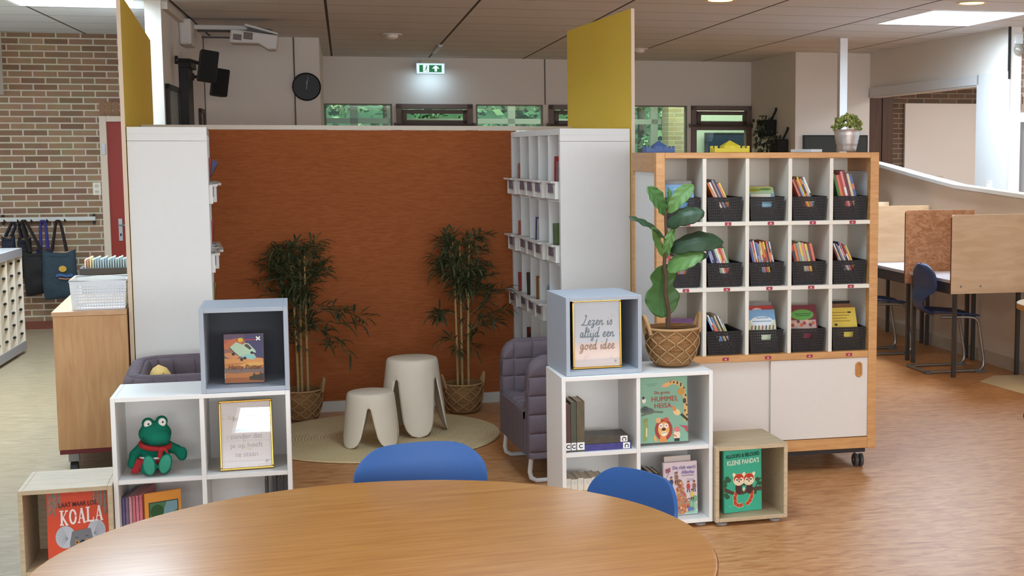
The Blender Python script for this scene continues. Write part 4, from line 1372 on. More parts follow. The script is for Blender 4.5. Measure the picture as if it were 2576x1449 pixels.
SHB = [  # side, row, column, offset, thickness, height, lean, colour, colour name
    ('right', 0, 0, -0.02, 0.028, 0.215, 0.10, (150, 120, 126), 'mauve'), ('right', 0, 0, 0.03, 0.02, 0.245, 0.06, (176, 52, 44), 'red'),
    ('right', 0, 4, 0.0, 0.015, 0.20, 0.12, (196, 120, 96), 'salmon'), ('right', 0, 4, 0.03, 0.015, 0.19, 0.12, (206, 190, 170), 'cream'),
    ('right', 1, 0, 0.05, 0.018, 0.22, -0.12, (96, 110, 66), 'olive'), ('right', 1, 2, 0.03, 0.026, 0.235, 0.12, (84, 88, 140), 'blue'), ('right', 1, 2, -0.02, 0.03, 0.225, 0.12, (224, 216, 204), 'white'), ('right', 1, 2, -0.07, 0.018, 0.215, 0.12, (110, 104, 90), 'grey'),
    ('right', 1, 4, 0.02, 0.018, 0.19, 0.12, (200, 110, 90), 'orange pink'),
    ('right', 2, 1, -0.06, 0.020, 0.205, -0.12, (110, 150, 190), 'sky blue'), ('right', 2, 1, -0.02, 0.018, 0.19, -0.12, (206, 210, 190), 'pale'), ('right', 2, 2, 0.0, 0.05, 0.235, 0.0, (170, 120, 66), 'tan'), ('right', 2, 2, -0.06, 0.024, 0.225, 0.0, (206, 190, 160), 'beige'),
    ('right', 2, 3, 0.0, 0.022, 0.235, -0.14, (66, 56, 48), 'dark brown'), ('right', 2, 4, 0.0, 0.016, 0.215, -0.16, (176, 60, 56), 'crimson'),
    ('right', 3, 3, 0.04, 0.024, 0.245, 0.0, (124, 62, 40), 'rust'), ('right', 3, 3, -0.01, 0.02, 0.215, 0.0, (60, 56, 54), 'black'),
    ('left', 0, 2, 0.0, 0.016, 0.24, 0.0, (170, 62, 48), 'red'), ('left', 0, 3, 0.0, 0.02, 0.24, 0.0, (88, 88, 128), 'slate blue'), ('left', 1, 3, 0.0, 0.026, 0.235, 0.0, (190, 62, 66), 'red'), ('left', 2, 3, 0.0, 0.03, 0.23, 0.0, (150, 136, 60), 'olive yellow')]
for side, r, k, off, th, hg, lean, c, nm in SHB:
    t = thing('book', '%s book in the %s bookcase, %s row, %s column' % (nm, side, RWN[r], ORD[k]), 'book', (0, 0, 0), 0, 'books in the tall bookcases')
    m = MB()
    wd = 0.16
    m.box(0, wd, -th / 2, -th / 2 + 0.002, 0, hg).box(0, wd, th / 2 - 0.002, th / 2, 0, hg).box(wd - 0.002, wd, -th / 2, th / 2, 0, hg)
    m.build('cover', M(c, 0.5, var=0.3, bscale=25), t)
    MB().box(0.003, wd - 0.002, -th / 2 + 0.002, th / 2 - 0.002, 0.003, hg - 0.003).build('pages', PAGES, t)
    z = ROWZ[r] + 0.006 + abs(math.sin(lean)) * th / 2
    if side == 'right':
        t.location = (XR + 0.172, cell_y(k) + off, z)
        t.rotation_euler = (-lean, 0, PI)
    else:
        tl = 0.50 if (r == 0 and k == 3) else 0.10
        t.location = (XL - 0.166 - (0.036 if tl > 0.2 else 0), cell_y(k) + off, z + math.sin(tl) * 0.162)
        t.rotation_euler = (0, tl, 0)

# ---------------------------------------------------------------- rug, stools, plants in baskets
RUGM = bpy.data.materials.new('jute')
RUGM.use_nodes = True
nt = RUGM.node_tree
b = nt.nodes['Principled BSDF']
b.inputs['Roughness'].default_value = 0.95
b.inputs['Specular IOR Level'].default_value = 0.1
tc = nt.nodes.new('ShaderNodeTexCoord')
wv = nt.nodes.new('ShaderNodeTexWave')
wv.wave_type = 'RINGS'
wv.rings_direction = 'Z'
wv.inputs['Scale'].default_value = 17
wv.inputs['Distortion'].default_value = 0.6
wv.inputs['Detail'].default_value = 1
nt.links.new(tc.outputs['Object'], wv.inputs['Vector'])
nz = nt.nodes.new('ShaderNodeTexNoise'); nz.inputs['Scale'].default_value = 60
nt.links.new(tc.outputs['Object'], nz.inputs['Vector'])
cr = nt.nodes.new('ShaderNodeValToRGB')
cr.color_ramp.elements[0].color = rgb((212, 186, 140)); cr.color_ramp.elements[1].color = rgb((240, 218, 174))
mxv = node_math(nt, 'ADD', node_math(nt, 'MULTIPLY', wv.outputs['Fac'], 0.5), node_math(nt, 'MULTIPLY', nz.outputs['Fac'], 0.5))
nt.links.new(mxv, cr.inputs['Fac'])
nt.links.new(cr.outputs['Color'], b.inputs['Base Color'])
bp = nt.nodes.new('ShaderNodeBump'); bp.inputs['Strength'].default_value = 0.8; bp.inputs['Distance'].default_value = 0.006
nt.links.new(wv.outputs['Fac'], bp.inputs['Height'])
nt.links.new(bp.outputs['Normal'], b.inputs['Normal'])
rg = MB().lathe([(0, 0.001), (0.715, 0.001), (0.722, 0.006), (0.718, 0.011), (0.705, 0.012), (0, 0.012)], 96).build('round_rug', RUGM, None, smooth=True)
rg.location = (0.85, 8.18, 0)
tag(rg, 'round woven jute rug under the two stools', 'rug')
STM = M((228, 216, 196), 0.6, bump=0.08, bscale=300, var=0.02, name='stool_plastic')


def stool(label, loc, rz, h, rt, rb):
    t = thing('stool', label, 'stool', loc, rz, 'cream stools on the round rug')
    zs = h * 0.76

    def rad(z):
        return rt + (rb - rt) * (1 - z / h)
    m = MB()
    m.lathe([(0, h), (rt * 0.90, h), (rt * 0.96, h - 0.003), (rt * 0.995, h - 0.010), (rad(h * 0.94), h * 0.94), (rad(h * 0.85), h * 0.85), (rad(zs), zs)], 56)
    for k in range(4):
        a0 = k * PI / 2 + PI / 4

        def fn(s, q):
            z = zs * (1 - q)
            half = PI / 4 * (0.93 - 0.34 * min(1, q / 0.8))
            if q < 0.04:
                half = PI / 4 * (0.913 + 0.087 * (1 - q / 0.04) ** 2)
            if q > 0.70:
                e = (q - 0.70) / 0.30
                half *= math.sqrt(max(0.0, 1 - e * e))
            a = a0 + half * (2 * s - 1)
            r = rad(z)
            return (r * math.cos(a), r * math.sin(a), z)
        m.grid(fn, 14, 30)
    m.build('shell', STM, t, smooth=True, solid=0.006, weld=True, angle=60)
    return t


stool('short cream stool on the left of the rug', (0.775, 7.93, 0.013), math.radians(-100), 0.310, 0.132, 0.168)
stool('tall cream stool on the rug behind the short one', (1.055, 8.21, 0.013), math.radians(-132), 0.455, 0.150, 0.205)

WICK = grain('wicker', (120, 86, 54), (160, 122, 82), (2, 2, 30), 5, 0.9, 0.1, 0.8, (140, 104, 68), 5, bump=0.8)
ROPE = M((176, 140, 98), 0.9, bump=0.4, bscale=200)
SOIL = M((56, 44, 36), 0.95, bump=0.8, bscale=80)


def basket(t, rt, h, rb):
    """woven basket with a rope net and two loop handles, standing on z=0"""
    prof = [(0, 0.004), (rb * 0.9, 0.004), (rb, 0.010)]
    n = 24
    for k in range(n + 1):
        q = k / n
        r = rb + (rt - rb) * q + rt * 0.13 * math.sin(PI * min(1, q * 1.05)) + 0.0025 * math.sin(q * n * PI)
        prof.append((r, 0.012 + (h - 0.012) * q))
    pr2 = prof + [(rt - 0.008, h), (rt - 0.012, h - 0.02), (rt - 0.012, h - 0.05)]
    MB().lathe(pr2, 40).build('basket', WICK, t, smooth=True)
    MB().lathe([(0, h - 0.040), (rt - 0.011, h - 0.045)], 32).build('soil', SOIL, t)

    def rr(z):
        q = (z - 0.012) / (h - 0.012)
        return rb + (rt - rb) * q + rt * 0.13 * math.sin(PI * min(1, max(0, q) * 1.05)) + 0.004
    m = MB()
    nn = 9
    for k in range(nn):
        for sg in (-1, 1):
            pts = []
            for j in range(25):
                q = j / 24
                z = 0.02 + (h - 0.03) * q
                a = 2 * PI * (k + sg * (0.5 - abs(((q * 2.5 + 0.0) % 1) - 0.5)) * 1.0) / nn
                pts.append((rr(z) * math.cos(a), rr(z) * math.sin(a), z))
            m.tube(pts, 0.0032, 5)
    m.tube([(rr(h) * math.cos(2 * PI * k / 40), rr(h) * math.sin(2 * PI * k / 40), h - 0.005) for k in range(40)], 0.006, 6, closed=True)
    m.build('rope_net', ROPE, t, smooth='all')
    for a in (0.15, PI + 0.15):
        pts = []
        for j in range(13):
            q = j / 12
            b2 = a + (q - 0.5) * 0.5
            zz = h - 0.03 + 0.085 * math.sin(PI * q)
            ro = rt + 0.006 + 0.016 * math.sin(PI * q)
            pts.append((ro * math.cos(b2), ro * math.sin(b2), zz))
        MB().tube(pts, 0.009, 7).build('handle', ROPE, t, smooth=True)


BAM = [M((58, 66, 40), 0.6, var=0.3, bscale=20), M((82, 88, 54), 0.6, var=0.3, bscale=20)]
CANE = M((168, 140, 92), 0.6, var=0.25, bscale=15)


def blade(m, base, d, ln, wd, mi, up=Vector((0, 0, 1)), droop=0.35):
    d = d.normalized()
    sd = d.cross(up)
    if sd.length < 0.05:
        sd = Vector((1, 0, 0))
    sd.normalize()
    p1 = base + d * ln * 0.45
    p2 = base + d * ln * 0.8 - Vector((0, 0, 1)) * ln * droop * 0.35
    p3 = base + d * ln - Vector((0, 0, 1)) * ln * droop
    nrm = sd.cross(d) * wd * 0.15
    m.add([base, p1 + sd * wd / 2 + nrm, p1 - nrm, p1 - sd * wd / 2 + nrm, p2 + sd * wd * 0.35, p2 - nrm * .6, p2 - sd * wd * 0.35, p3], [(0, 1, 2), (0, 2, 3), (1, 4, 5, 2), (2, 5, 6, 3), (4, 7, 5), (5, 7, 6)], mi)


def bamboo(label, loc, canes, branches, seed):
    """canes: [(dx, dy, top z, lean)], branches: [(cane, z, (dx, dy, dz) tip, count)]"""
    rn = random.Random(seed)
    t = thing('potted_bamboo', label, 'plant', loc, 0, 'bamboo plants in rope baskets')
    basket(t, 0.122, 0.200, 0.095)
    cps = []
    for (dx, dy, zt, lx, ly) in canes:
        pts = [Vector((dx + lx * q * q, dy + ly * q * q, 0.15 + (zt - 0.15) * q)) for q in [k / 10 for k in range(11)]]
        cps.append(pts)
        m = MB().tube(pts, [0.009 - 0.004 * k / 10 for k in range(11)], 8)
        for k in range(1, 10):
            p = pts[k]
            m.tube([p - Vector((0, 0, 0.004)), p + Vector((0, 0, 0.004))], 0.0105 - 0.004 * k / 10, 8)
        m.build('cane', CANE, t, smooth=True)
    lf, tw = MB(), MB()
    for ci, z, tip, n in branches:
        pts = cps[ci]
        base = min(pts, key=lambda p: abs(p.z - z)).copy()
        tip = Vector(tip)
        mid = base.lerp(tip, 0.5) + Vector((0, 0, 0.03))
        path = []
        for k in range(9):
            q = k / 8
            path.append(base * (1 - q) ** 2 + mid * 2 * q * (1 - q) + tip * q * q)
        tw.tube(path, [0.0028 - 0.0018 * k / 8 for k in range(9)], 5)
        L = (tip - base).length
        for k in range(n):
            q = 0.25 + 0.75 * (k + rn.random()) / n
            i = min(7, int(q * 8))
            p = path[i].lerp(path[i + 1], q * 8 - i)
            dr = (path[i + 1] - path[i]).normalized()
            d = dr * rn.uniform(0.2, 1.0) + Vector((rn.uniform(-1, 1), rn.uniform(-1, 1), rn.uniform(-0.7, 0.8))) * 0.9
            blade(lf, p, d, rn.uniform(0.07, 0.13), rn.uniform(0.012, 0.020), rn.choice((0, 0, 1)), droop=rn.uniform(0.1, 0.5))
    tw.build('twigs', M((112, 100, 62), 0.7), t)
    o = lf.build('foliage', BAM, t)
    return t


def crown(rn, cx, cy, z0, z1, r, n, nc, per=12):
    out = []
    for k in range(n):
        a = rn.uniform(0, 2 * PI)
        z = rn.uniform(z0, z1)
        rr = r * rn.uniform(0.5, 1.0) * (1.0 - 0.35 * abs((z - z0) / (z1 - z0) - 0.55))
        out.append((rn.randrange(nc), z - 0.08, (cx + rr * math.cos(a), cy + 0.7 * rr * math.sin(a), z + rn.uniform(-0.02, 0.06)), per))
    return out


rn = random.Random(11)
br = crown(rn, 0.015, 0, 0.82, 1.17, 0.225, 52, 3, 13)
br += crown(rn, 0.0, 0, 0.62, 0.85, 0.12, 10, 3, 8)
br += [(0, 0.62, (-0.20, -0.02, 0.665), 22), (0, 0.60, (-0.17, 0.04, 0.64), 16), (1, 0.55, (0.20, -0.03, 0.80), 18), (1, 0.50, (0.30, -0.06, 0.69), 24), (1, 0.52, (0.24, -0.02, 0.60), 22), (1, 0.6, (0.29, -0.04, 0.82), 18),
       (0, 0.45, (-0.11, -0.03, 0.50), 12), (0, 0.40, (-0.05, -0.05, 0.40), 9), (1, 0.46, (0.10, 0.03, 0.52), 12), (1, 0.4, (0.07, -0.04, 0.42), 8)]
bamboo('leafy bamboo plant in a rope basket behind the tall stool', (1.462, 8.80, 0.0), [(-0.035, 0, 1.15, -0.02, 0), (0.035, -0.01, 1.12, 0.02, 0), (0.0, 0.03, 1.1, 0.0, 0.01)], br, 21)
rn = random.Random(12)
br = crown(rn, -0.015, 0, 0.78, 1.12, 0.225, 52, 3, 13)
br += crown(rn, 0.0, 0, 0.52, 0.80, 0.12, 14, 3, 9)
br += [(1, 0.68, (0.29, -0.05, 0.70), 24), (1, 0.69, (0.42, -0.06, 0.65), 22), (1, 0.62, (0.41, -0.05, 0.60), 16), (1, 0.58, (0.25, -0.05, 0.49), 18), (1, 0.56, (0.31, -0.05, 0.43), 10), (0, 0.9, (-0.26, 0.02, 0.88), 14)]
bamboo('darker bamboo plant in a rope basket behind the grey cube on the left', (0.435, 8.885, 0.0), [(-0.02, 0, 1.10, -0.03, 0), (0.04, -0.01, 1.08, 0.0, 0), (0.005, 0.03, 1.05, 0.01, 0.01)], br, 22)

# ---------------------------------------------------------------- quilted armchairs
QUI = bpy.data.materials.new('quilted_fabric')
QUI.use_nodes = True
nt = QUI.node_tree
b = nt.nodes['Principled BSDF']
b.inputs['Roughness'].default_value = 0.92
b.inputs['Specular IOR Level'].default_value = 0.1
tc = nt.nodes.new('ShaderNodeTexCoord')
sp = nt.nodes.new('ShaderNodeSeparateXYZ')
nt.links.new(tc.outputs['UV'], sp.inputs[0])
nz = nt.nodes.new('ShaderNodeTexNoise'); nz.inputs['Scale'].default_value = 240
nt.links.new(tc.outputs['Object'], nz.inputs['Vector'])
hs_ = []
for ax in ('X', 'Y'):
    m_ = node_math(nt, 'ABSOLUTE', node_math(nt, 'SUBTRACT', node_math(nt, 'FRACT', sp.outputs[ax]), 0.5))
    hs_.append(node_math(nt, 'SUBTRACT', 1.0, node_math(nt, 'POWER', node_math(nt, 'MULTIPLY', m_, 2.0), 9.0)))
hh_ = node_math(nt, 'ADD', node_math(nt, 'MULTIPLY', hs_[0], hs_[1]), node_math(nt, 'MULTIPLY', nz.outputs['Fac'], 0.12))
bp = nt.nodes.new('ShaderNodeBump'); bp.inputs['Strength'].default_value = 0.8; bp.inputs['Distance'].default_value = 0.008
nt.links.new(hh_, bp.inputs['Height'])
nt.links.new(bp.outputs['Normal'], b.inputs['Normal'])
mx_ = nt.nodes.new('ShaderNodeMix'); mx_.data_type = 'RGBA'
mx_.inputs['A'].default_value = rgb((100, 89, 96)); mx_.inputs['B'].default_value = rgb((120, 108, 115))
nt.links.new(nz.outputs['Fac'], mx_.inputs['Factor'])
nt.links.new(mx_.outputs['Result'], b.inputs['Base Color'])


def set_uv(o, co):
    """co: one (u, v) pair per vertex"""
    lay = o.data.uv_layers.new(name='seams')
    for lp in o.data.loops:
        lay.data[lp.index].uv = co[lp.vertex_index]
WTUBE = M((222, 222, 220), 0.35, name='white_tube')


def armchair(label, loc, rz, cushion=None):
    """low armchair facing local -y"""
    t = thing('armchair', label, 'armchair', loc, rz, 'quilted armchairs facing each other')
    HW, DP, th, zb, zt = 0.375, 0.62, 0.085, 0.14, 0.672
    r = 0.16
    path = []
    # from the front of the right arm, round the back, to the front of the left arm (outer contour, inset inside)
    def arc(cx, cy, a0, a1, n):
        return [(cx + r * math.cos(a0 + (a1 - a0) * k / n), cy + r * math.sin(a0 + (a1 - a0) * k / n), math.cos(a0 + (a1 - a0) * k / n), math.sin(a0 + (a1 - a0) * k / n)) for k in range(n + 1)]
    n = 62
    path += [(HW, -DP / 2 + (DP - r) * k / n, 1, 0) for k in range(n)]
    path += arc(HW - r, DP / 2 - r, 0, PI / 2, 30)
    path += [(HW - r - (2 * HW - 2 * r) * k / n, DP / 2, 0, 1) for k in range(1, n)]
    path += arc(-HW + r, DP / 2 - r, PI / 2, PI, 30)
    path += [(-HW, DP / 2 - r - (DP - r) * k / n, -1, 0) for k in range(1, n + 1)]
    S = [0.0]
    for i in range(1, len(path)):
        S.append(S[-1] + math.hypot(path[i][0] - path[i - 1][0], path[i][1] - path[i - 1][1]))
    tot = S[-1]
    m = MB()
    nz = 56
    vs = []
    co = []
    for i, (x, y, nx, ny) in enumerate(path):
        s = S[i]
        d = min(s, tot - s)
        top = zt
        rd = 0.10
        if d < rd:
            top = zt - rd + math.sqrt(max(0, rd * rd - (rd - d) ** 2))
        bot = zb - 0.03 * 0
        hth = th / 2
        prof = []
        for k in range(nz + 1):
            z = bot + (top - hth - bot) * k / nz
            prof.append((0.0, z, 1))
        for k in range(1, 8):
            a = PI * k / 8
            prof.append((hth - hth * math.cos(a), top - hth + hth * math.sin(a), 0))
        for k in range(nz, -1, -1):
            z = bot + (top - hth - bot) * k / nz
            prof.append((th, z, -1))
        for off, z, sd in prof:
            puff = 0.010 * (abs(math.sin(PI * s / 0.105)) ** 0.6) * (abs(math.sin(PI * (z - zb - 0.03) / 0.098)) ** 0.6)
            pf = (puff if sd > 0 else -puff if sd < 0 else 0)
            vs.append((x - nx * (off - pf), y - ny * (off - pf), z))
            co.append((s / 0.105, (z - zb - 0.03) / 0.098))
    L = len(vs) // len(path)
    fs = []
    for i in range(len(path) - 1):
        for k in range(L):
            k2 = (k + 1) % L
            fs.append((i * L + k, i * L + k2, (i + 1) * L + k2, (i + 1) * L + k))
    fs.append(list(range(L)))
    fs.append(list(range((len(path) - 1) * L + L - 1, (len(path) - 1) * L - 1, -1)))
    m.add(vs, fs)
    set_uv(m.build('back_and_arms', QUI, t, smooth=True, angle=60), co)
    sw = HW - th - 0.004

    def fs_(s, q):
        x = (2 * s - 1) * sw
        y = -DP / 2 - 0.01 + (DP - th) * q
        z = 0.385 - 0.05 * q + 0.02 * math.sin(PI * s) * math.sin(PI * min(1, q + .1)) + 0.006 * (abs(math.sin(PI * (x / 0.105))) ** 0.4) * (abs(math.sin(PI * (y / 0.105))) ** 0.4)
        if q < 0.08:
            z -= 0.02 * (1 - q / 0.08) ** 2
        return (x, y, z)
    sm = MB().grid(fs_, 36, 36)
    o = len(sm.v)
    sm.box(-sw, sw, -DP / 2 - 0.008, DP / 2 - th, 0.15, 0.33)
    fr = [fs_(k / 36, 0) for k in range(37)]
    sm.add([(p[0], p[1], p[2]) for p in fr] + [(p[0], -DP / 2 - 0.006, 0.17) for p in fr], [(k, k + 1, 37 + k + 1, 37 + k) for k in range(36)])
    set_uv(sm.build('seat', QUI, t, smooth=True), [(p[0] / 0.105, p[1] / 0.105) for p in sm.v])
    for s in (-1, 1):
        x = s * (HW - 0.05)
        MB().tube([(x, -DP / 2 + 0.03, 0.19), (x, -DP / 2 + 0.015, 0.06), (x, -DP / 2 + 0.022, 0.03), (x, -DP / 2 + 0.05, 0.013), (x, DP / 2 - 0.08, 0.013), (x, DP / 2 - 0.05, 0.03), (x, DP / 2 - 0.045, 0.19)], 0.0125, 10).build('leg', WTUBE, t, smooth=True)
    return t


armchair('grey quilted armchair behind the right white shelf', (1.755, 7.075, 0), -PI / 2)
armchair('grey quilted armchair behind the left white shelf', (-0.165, 7.035, 0), PI / 2)
YC = M((214, 178, 104), 0.9, bump=0.3, bscale=250, var=0.06)
m = MB()


def pil(s, q):
    x, z = (2 * s - 1), (2 * q - 1)
    e = (1 - x ** 4) * (1 - z ** 4)
    return x, z, e


for sg in (-1, 1):
    m.grid(lambda s, q: (pil(s, q)[0] * 0.15 * (1 - 0.06 * pil(s, q)[1] ** 2), sg * 0.055 * max(0, pil(s, q)[2]) ** 0.5, pil(s, q)[1] * 0.15 * (1 - 0.06 * pil(s, q)[0] ** 2)), 20, 20)
cu = m.build('cushion', YC, None, smooth='all', weld=True)
cu.location = (-0.318, 6.945, 0.524)
cu.rotation_euler = (0, 0.0, PI / 2 + 0.12)
tag(cu, 'mustard yellow cushion on the left armchair', 'cushion')

# ---------------------------------------------------------------- fig plant on the right white shelf
t = thing('fig_plant', 'fiddle leaf fig in a woven basket on the right white shelf', 'plant', (1.955, 5.90, 0.7215), 0)
FY = 5.90
O = Vector((1.955, 5.90, 0.7215))
basket(t, 0.122, 0.182, 0.086)
STEM = M((84, 62, 44), 0.85, var=0.3, bscale=40)


def fp(px, py, dy=0.0):
    return at_y(px, py, FY + dy) - O


spts = [fp(1680, 826), fp(1682, 780), fp(1674, 740), fp(1676, 700), fp(1671, 668), fp(1673, 630), fp(1676, 590), fp(1674, 545), fp(1679, 520)]
spts[0] = Vector((spts[0].x, 0, 0.12))
MB().tube(spts, [0.011, 0.010, 0.011, 0.009, 0.009, 0.008, 0.008, 0.007, 0.005], 8).build('stem', STEM, t, smooth=True)
LFM = []
for c1 in ((66, 104, 50), (44, 66, 42), (88, 122, 60)):
    LFM.append(M(c1, 0.5, spec=0.4, var=0.25, bscale=14))


def fig_leaf(base, tip, wd, face, mi, arch=0.03, fold=0.25, dyb=0.0, dyt=0.0, fiddle=0.3):
    """broad leaf between two photo points; face = direction the upper side looks to"""
    b0, t0 = fp(base[0], base[1], dyb), fp(tip[0], tip[1], dyt)
    ax = (t0 - b0)
    L = ax.length
    ax.normalize()
    f = Vector(face)
    f = (f - ax * f.dot(ax)).normalized()
    sd = ax.cross(f)

    def fn(s, q):
        u = 2 * s - 1
        prof = (math.sin(PI * min(1, q ** 0.8)) ** 0.55) * (0.62 + 0.38 * q) * (1 - fiddle * math.exp(-((q - 0.38) / 0.13) ** 2) * 0.55)
        hw = wd * 0.64 * prof
        vein = 0.0035 * math.sin(q * 26 + abs(u) * 5) * abs(u)
        p = b0 + ax * (L * q) + f * (arch * math.sin(PI * q)) + sd * (u * hw) + f * (fold * abs(u) ** 1.5 * hw + vein) - f * 0.004 * math.exp(-(u / 0.08) ** 2)
        return p
    m = MB().grid(fn, 16, 28)
    o = m.build('leaf', LFM[mi], t, smooth='all', solid=0.0012)
    return o


fig_leaf((1674, 540), (1629, 470), 0.082, (0.3, -1, 0.3), 0, 0.012, 0.15, 0, -0.03)
fig_leaf((1680, 536), (1744, 464), 0.078, (-0.4, -1, 0.5), 2, 0.02, 0.2, 0, -0.01)
fig_leaf((1677, 532), (1681, 472), 0.034, (0.4, -1, 0), 0, 0.01, 0.4, 0, 0.02)
fig_leaf((1676, 566), (1772, 533), 0.100, (0.0, -0.9, 0.7), 1, 0.035, -0.45, 0, -0.10, 0.2)
fig_leaf((1677, 604), (1583, 545), 0.070, (0.2, -0.5, 1), 1, 0.025, -0.3, 0, -0.05, 0.3)
fig_leaf((1671, 648), (1640, 572), 0.060, (0.8, -1, 0.1), 2, -0.012, 0.5, 0, -0.06)
fig_leaf((1674, 650), (1696, 574), 0.050, (-0.8, -1, 0.2), 2, 0.012, 0.4, 0, -0.02)
fig_leaf((1682, 628), (1820, 608), 0.112, (0.0, -1, 0.75), 1, 0.050, -0.35, 0, -0.08, 0.2)
fig_leaf((1677, 680), (1770, 640), 0.110, (0.0, -1, 0.85), 2, 0.02, 0.05, 0, -0.10, 0.1)
fig_leaf((1700, 650), (1783, 641), 0.062, (0.2, -0.8, 0.8), 1, 0.01, -0.2, 0.05, 0.06, 0.0)
fig_leaf((1671, 666), (1666, 800), 0.180, (0.1, -1, 0.1), 0, -0.02, 0.12, 0.015, 0.035, 0.75)
# ================================================================== shelf cabinet with book baskets (building axes)
CV = 6.725
CABL, CABR = 1.545, 2.757
CDP = 0.62
ORIGIN = w(CABL, CV)
CW = CABR - CABL


def cabl(u, v, z):
    """local cabinet coordinates from building coordinates"""
    return (u - CABL, v - CV, z)


t = thing('shelf_cabinet', 'wheeled wooden cabinet with fifteen open compartments and white sliding doors', 'cabinet', ORIGIN, B)
P_ = 0.048
zt = 1.704
for nm, x0 in (('left', 0), ('right', CW - P_)):
    MB().box(x0, x0 + P_, 0, 0.05, 0.114, zt).box(x0, x0 + P_, CDP - 0.05, CDP, 0.114, zt).box(x0, x0 + P_, 0.05, CDP - 0.05, zt - 0.10, zt).box(x0, x0 + P_, 0.05, CDP - 0.05, 0.114, 0.20).build('side_frame', BEECH, t, bevel=0.003)
    MB().box(x0 + 0.012, x0 + P_ - 0.004, 0.045, CDP - 0.045, 0.19, zt - 0.09).build('side_infill', WHITE, t)
MB().box(P_, CW - P_, 0, CDP, zt - 0.03, zt).build('top_panel', BEECHH, t, bevel=0.003)
MB().box(P_, CW - P_, 0, CDP, 0.612, 0.648).build('middle_rail', BEECHH, t, bevel=0.003)
MB().box(P_, CW - P_, 0, CDP, 0.118, 0.178).build('bottom_rail', BEECHH, t, bevel=0.003)
MB().box(P_, CW - P_, 0.03, CDP - 0.03, 0.09, 0.118).build('under_frame', M((40, 34, 32), 0.6), t)
INN = M((222, 214, 200), 0.55, name='cabinet_inside')
MB().box(P_, CW - P_, 0.34, 0.35, 0.648, zt - 0.03).build('back_panel', INN, t)
DU = [1.802, 2.032, 2.265, 2.493]
SZ = [(0.985, 1.006), (1.326, 1.347)]
for u in DU:
    MB().box(u - CABL - 0.010, u - CABL + 0.010, 0.006, 0.34, 0.648, zt - 0.03).build('divider', INN, t, bevel=0.001)
for a, b2 in SZ:
    MB().box(P_, CW - P_ + 0.003, 0.002, 0.34, a, b2).build('shelf', INN, t, bevel=0.001)
sp = 2.165 - CABL
MB().box(P_, sp + 0.02, 0.030, 0.046, 0.182, 0.610).build('sliding_door', M((216, 206, 196), 0.5, var=0.02, bscale=30), t, bevel=0.001)
d = MB().box(sp, CW - P_, 0.008, 0.024, 0.182, 0.610).build('sliding_door', M((216, 206, 196), 0.5, var=0.02, bscale=30), t, bevel=0.001)
hx = 2.658 - CABL
m = MB()
ring = []
for k in range(28):
    a = 2 * PI * k / 28
    ring.append((hx + 0.014 * math.cos(a), 0.006, 0.546 + 0.014 * math.sin(a) + (0.022 if math.sin(a) > 0 else -0.022)))
m.tube(ring, 0.006, 8, closed=True)
m.prism([(p[0], p[2]) for p in ring], 0.0075, 0.0079, 'y')
m.build('door_handle', M((186, 128, 62), 0.45, var=0.1), d, smooth=True)
REDL = M((156, 40, 56), 0.5)
cells = [1.593] + DU + [2.709]
for r, zz in enumerate((1.3365, 0.9955, 0.630)):
    for c in range(5):
        uc = (cells[c] + cells[c + 1]) / 2 + 0.01 - 0.006 * r
        yy = 0.0015 if r < 2 else -0.0005
        lb = MB().box(uc - CABL - 0.017, uc - CABL + 0.017, yy - 0.0012, yy + 0.0006, zz - 0.0085, zz + 0.0085).build('shelf_label', REDL, t)
        MB().box(uc - CABL - 0.006, uc - CABL + 0.005, yy - 0.0016, yy - 0.0011, zz - 0.004, zz - 0.002).box(uc - CABL - 0.003, uc - CABL + 0.002, yy - 0.0016, yy - 0.0011, zz - 0.002, zz + 0.003).build('label_mark', M((226, 206, 206), 0.6), lb)
for x in (0.07, CW - 0.07):
    for y in (0.08, CDP - 0.08):
        c = MB()
        c.tube([(x - 0.024, y, 0.037), (x - 0.006, y, 0.037)], 0.037, 20).tube([(x + 0.006, y, 0.037), (x + 0.024, y, 0.037)], 0.037, 20)
        c = c.build('caster', M((74, 70, 70), 0.5), t, smooth=True, bevel=0.004)
        MB().box(x - 0.02, x + 0.02, y - 0.018, y + 0.018, 0.075, 0.092).tube([(x, y, 0.037), (x, y, 0.08)], 0.006, 8).tube([(x - 0.028, y, 0.037), (x + 0.028, y, 0.037)], 0.007, 8).build('caster_fork', STEEL, c)

# perforated basket, shared mesh
BSK = M((26, 22, 24), 0.5, var=0.1, bscale=60, name='black_basket_plastic')


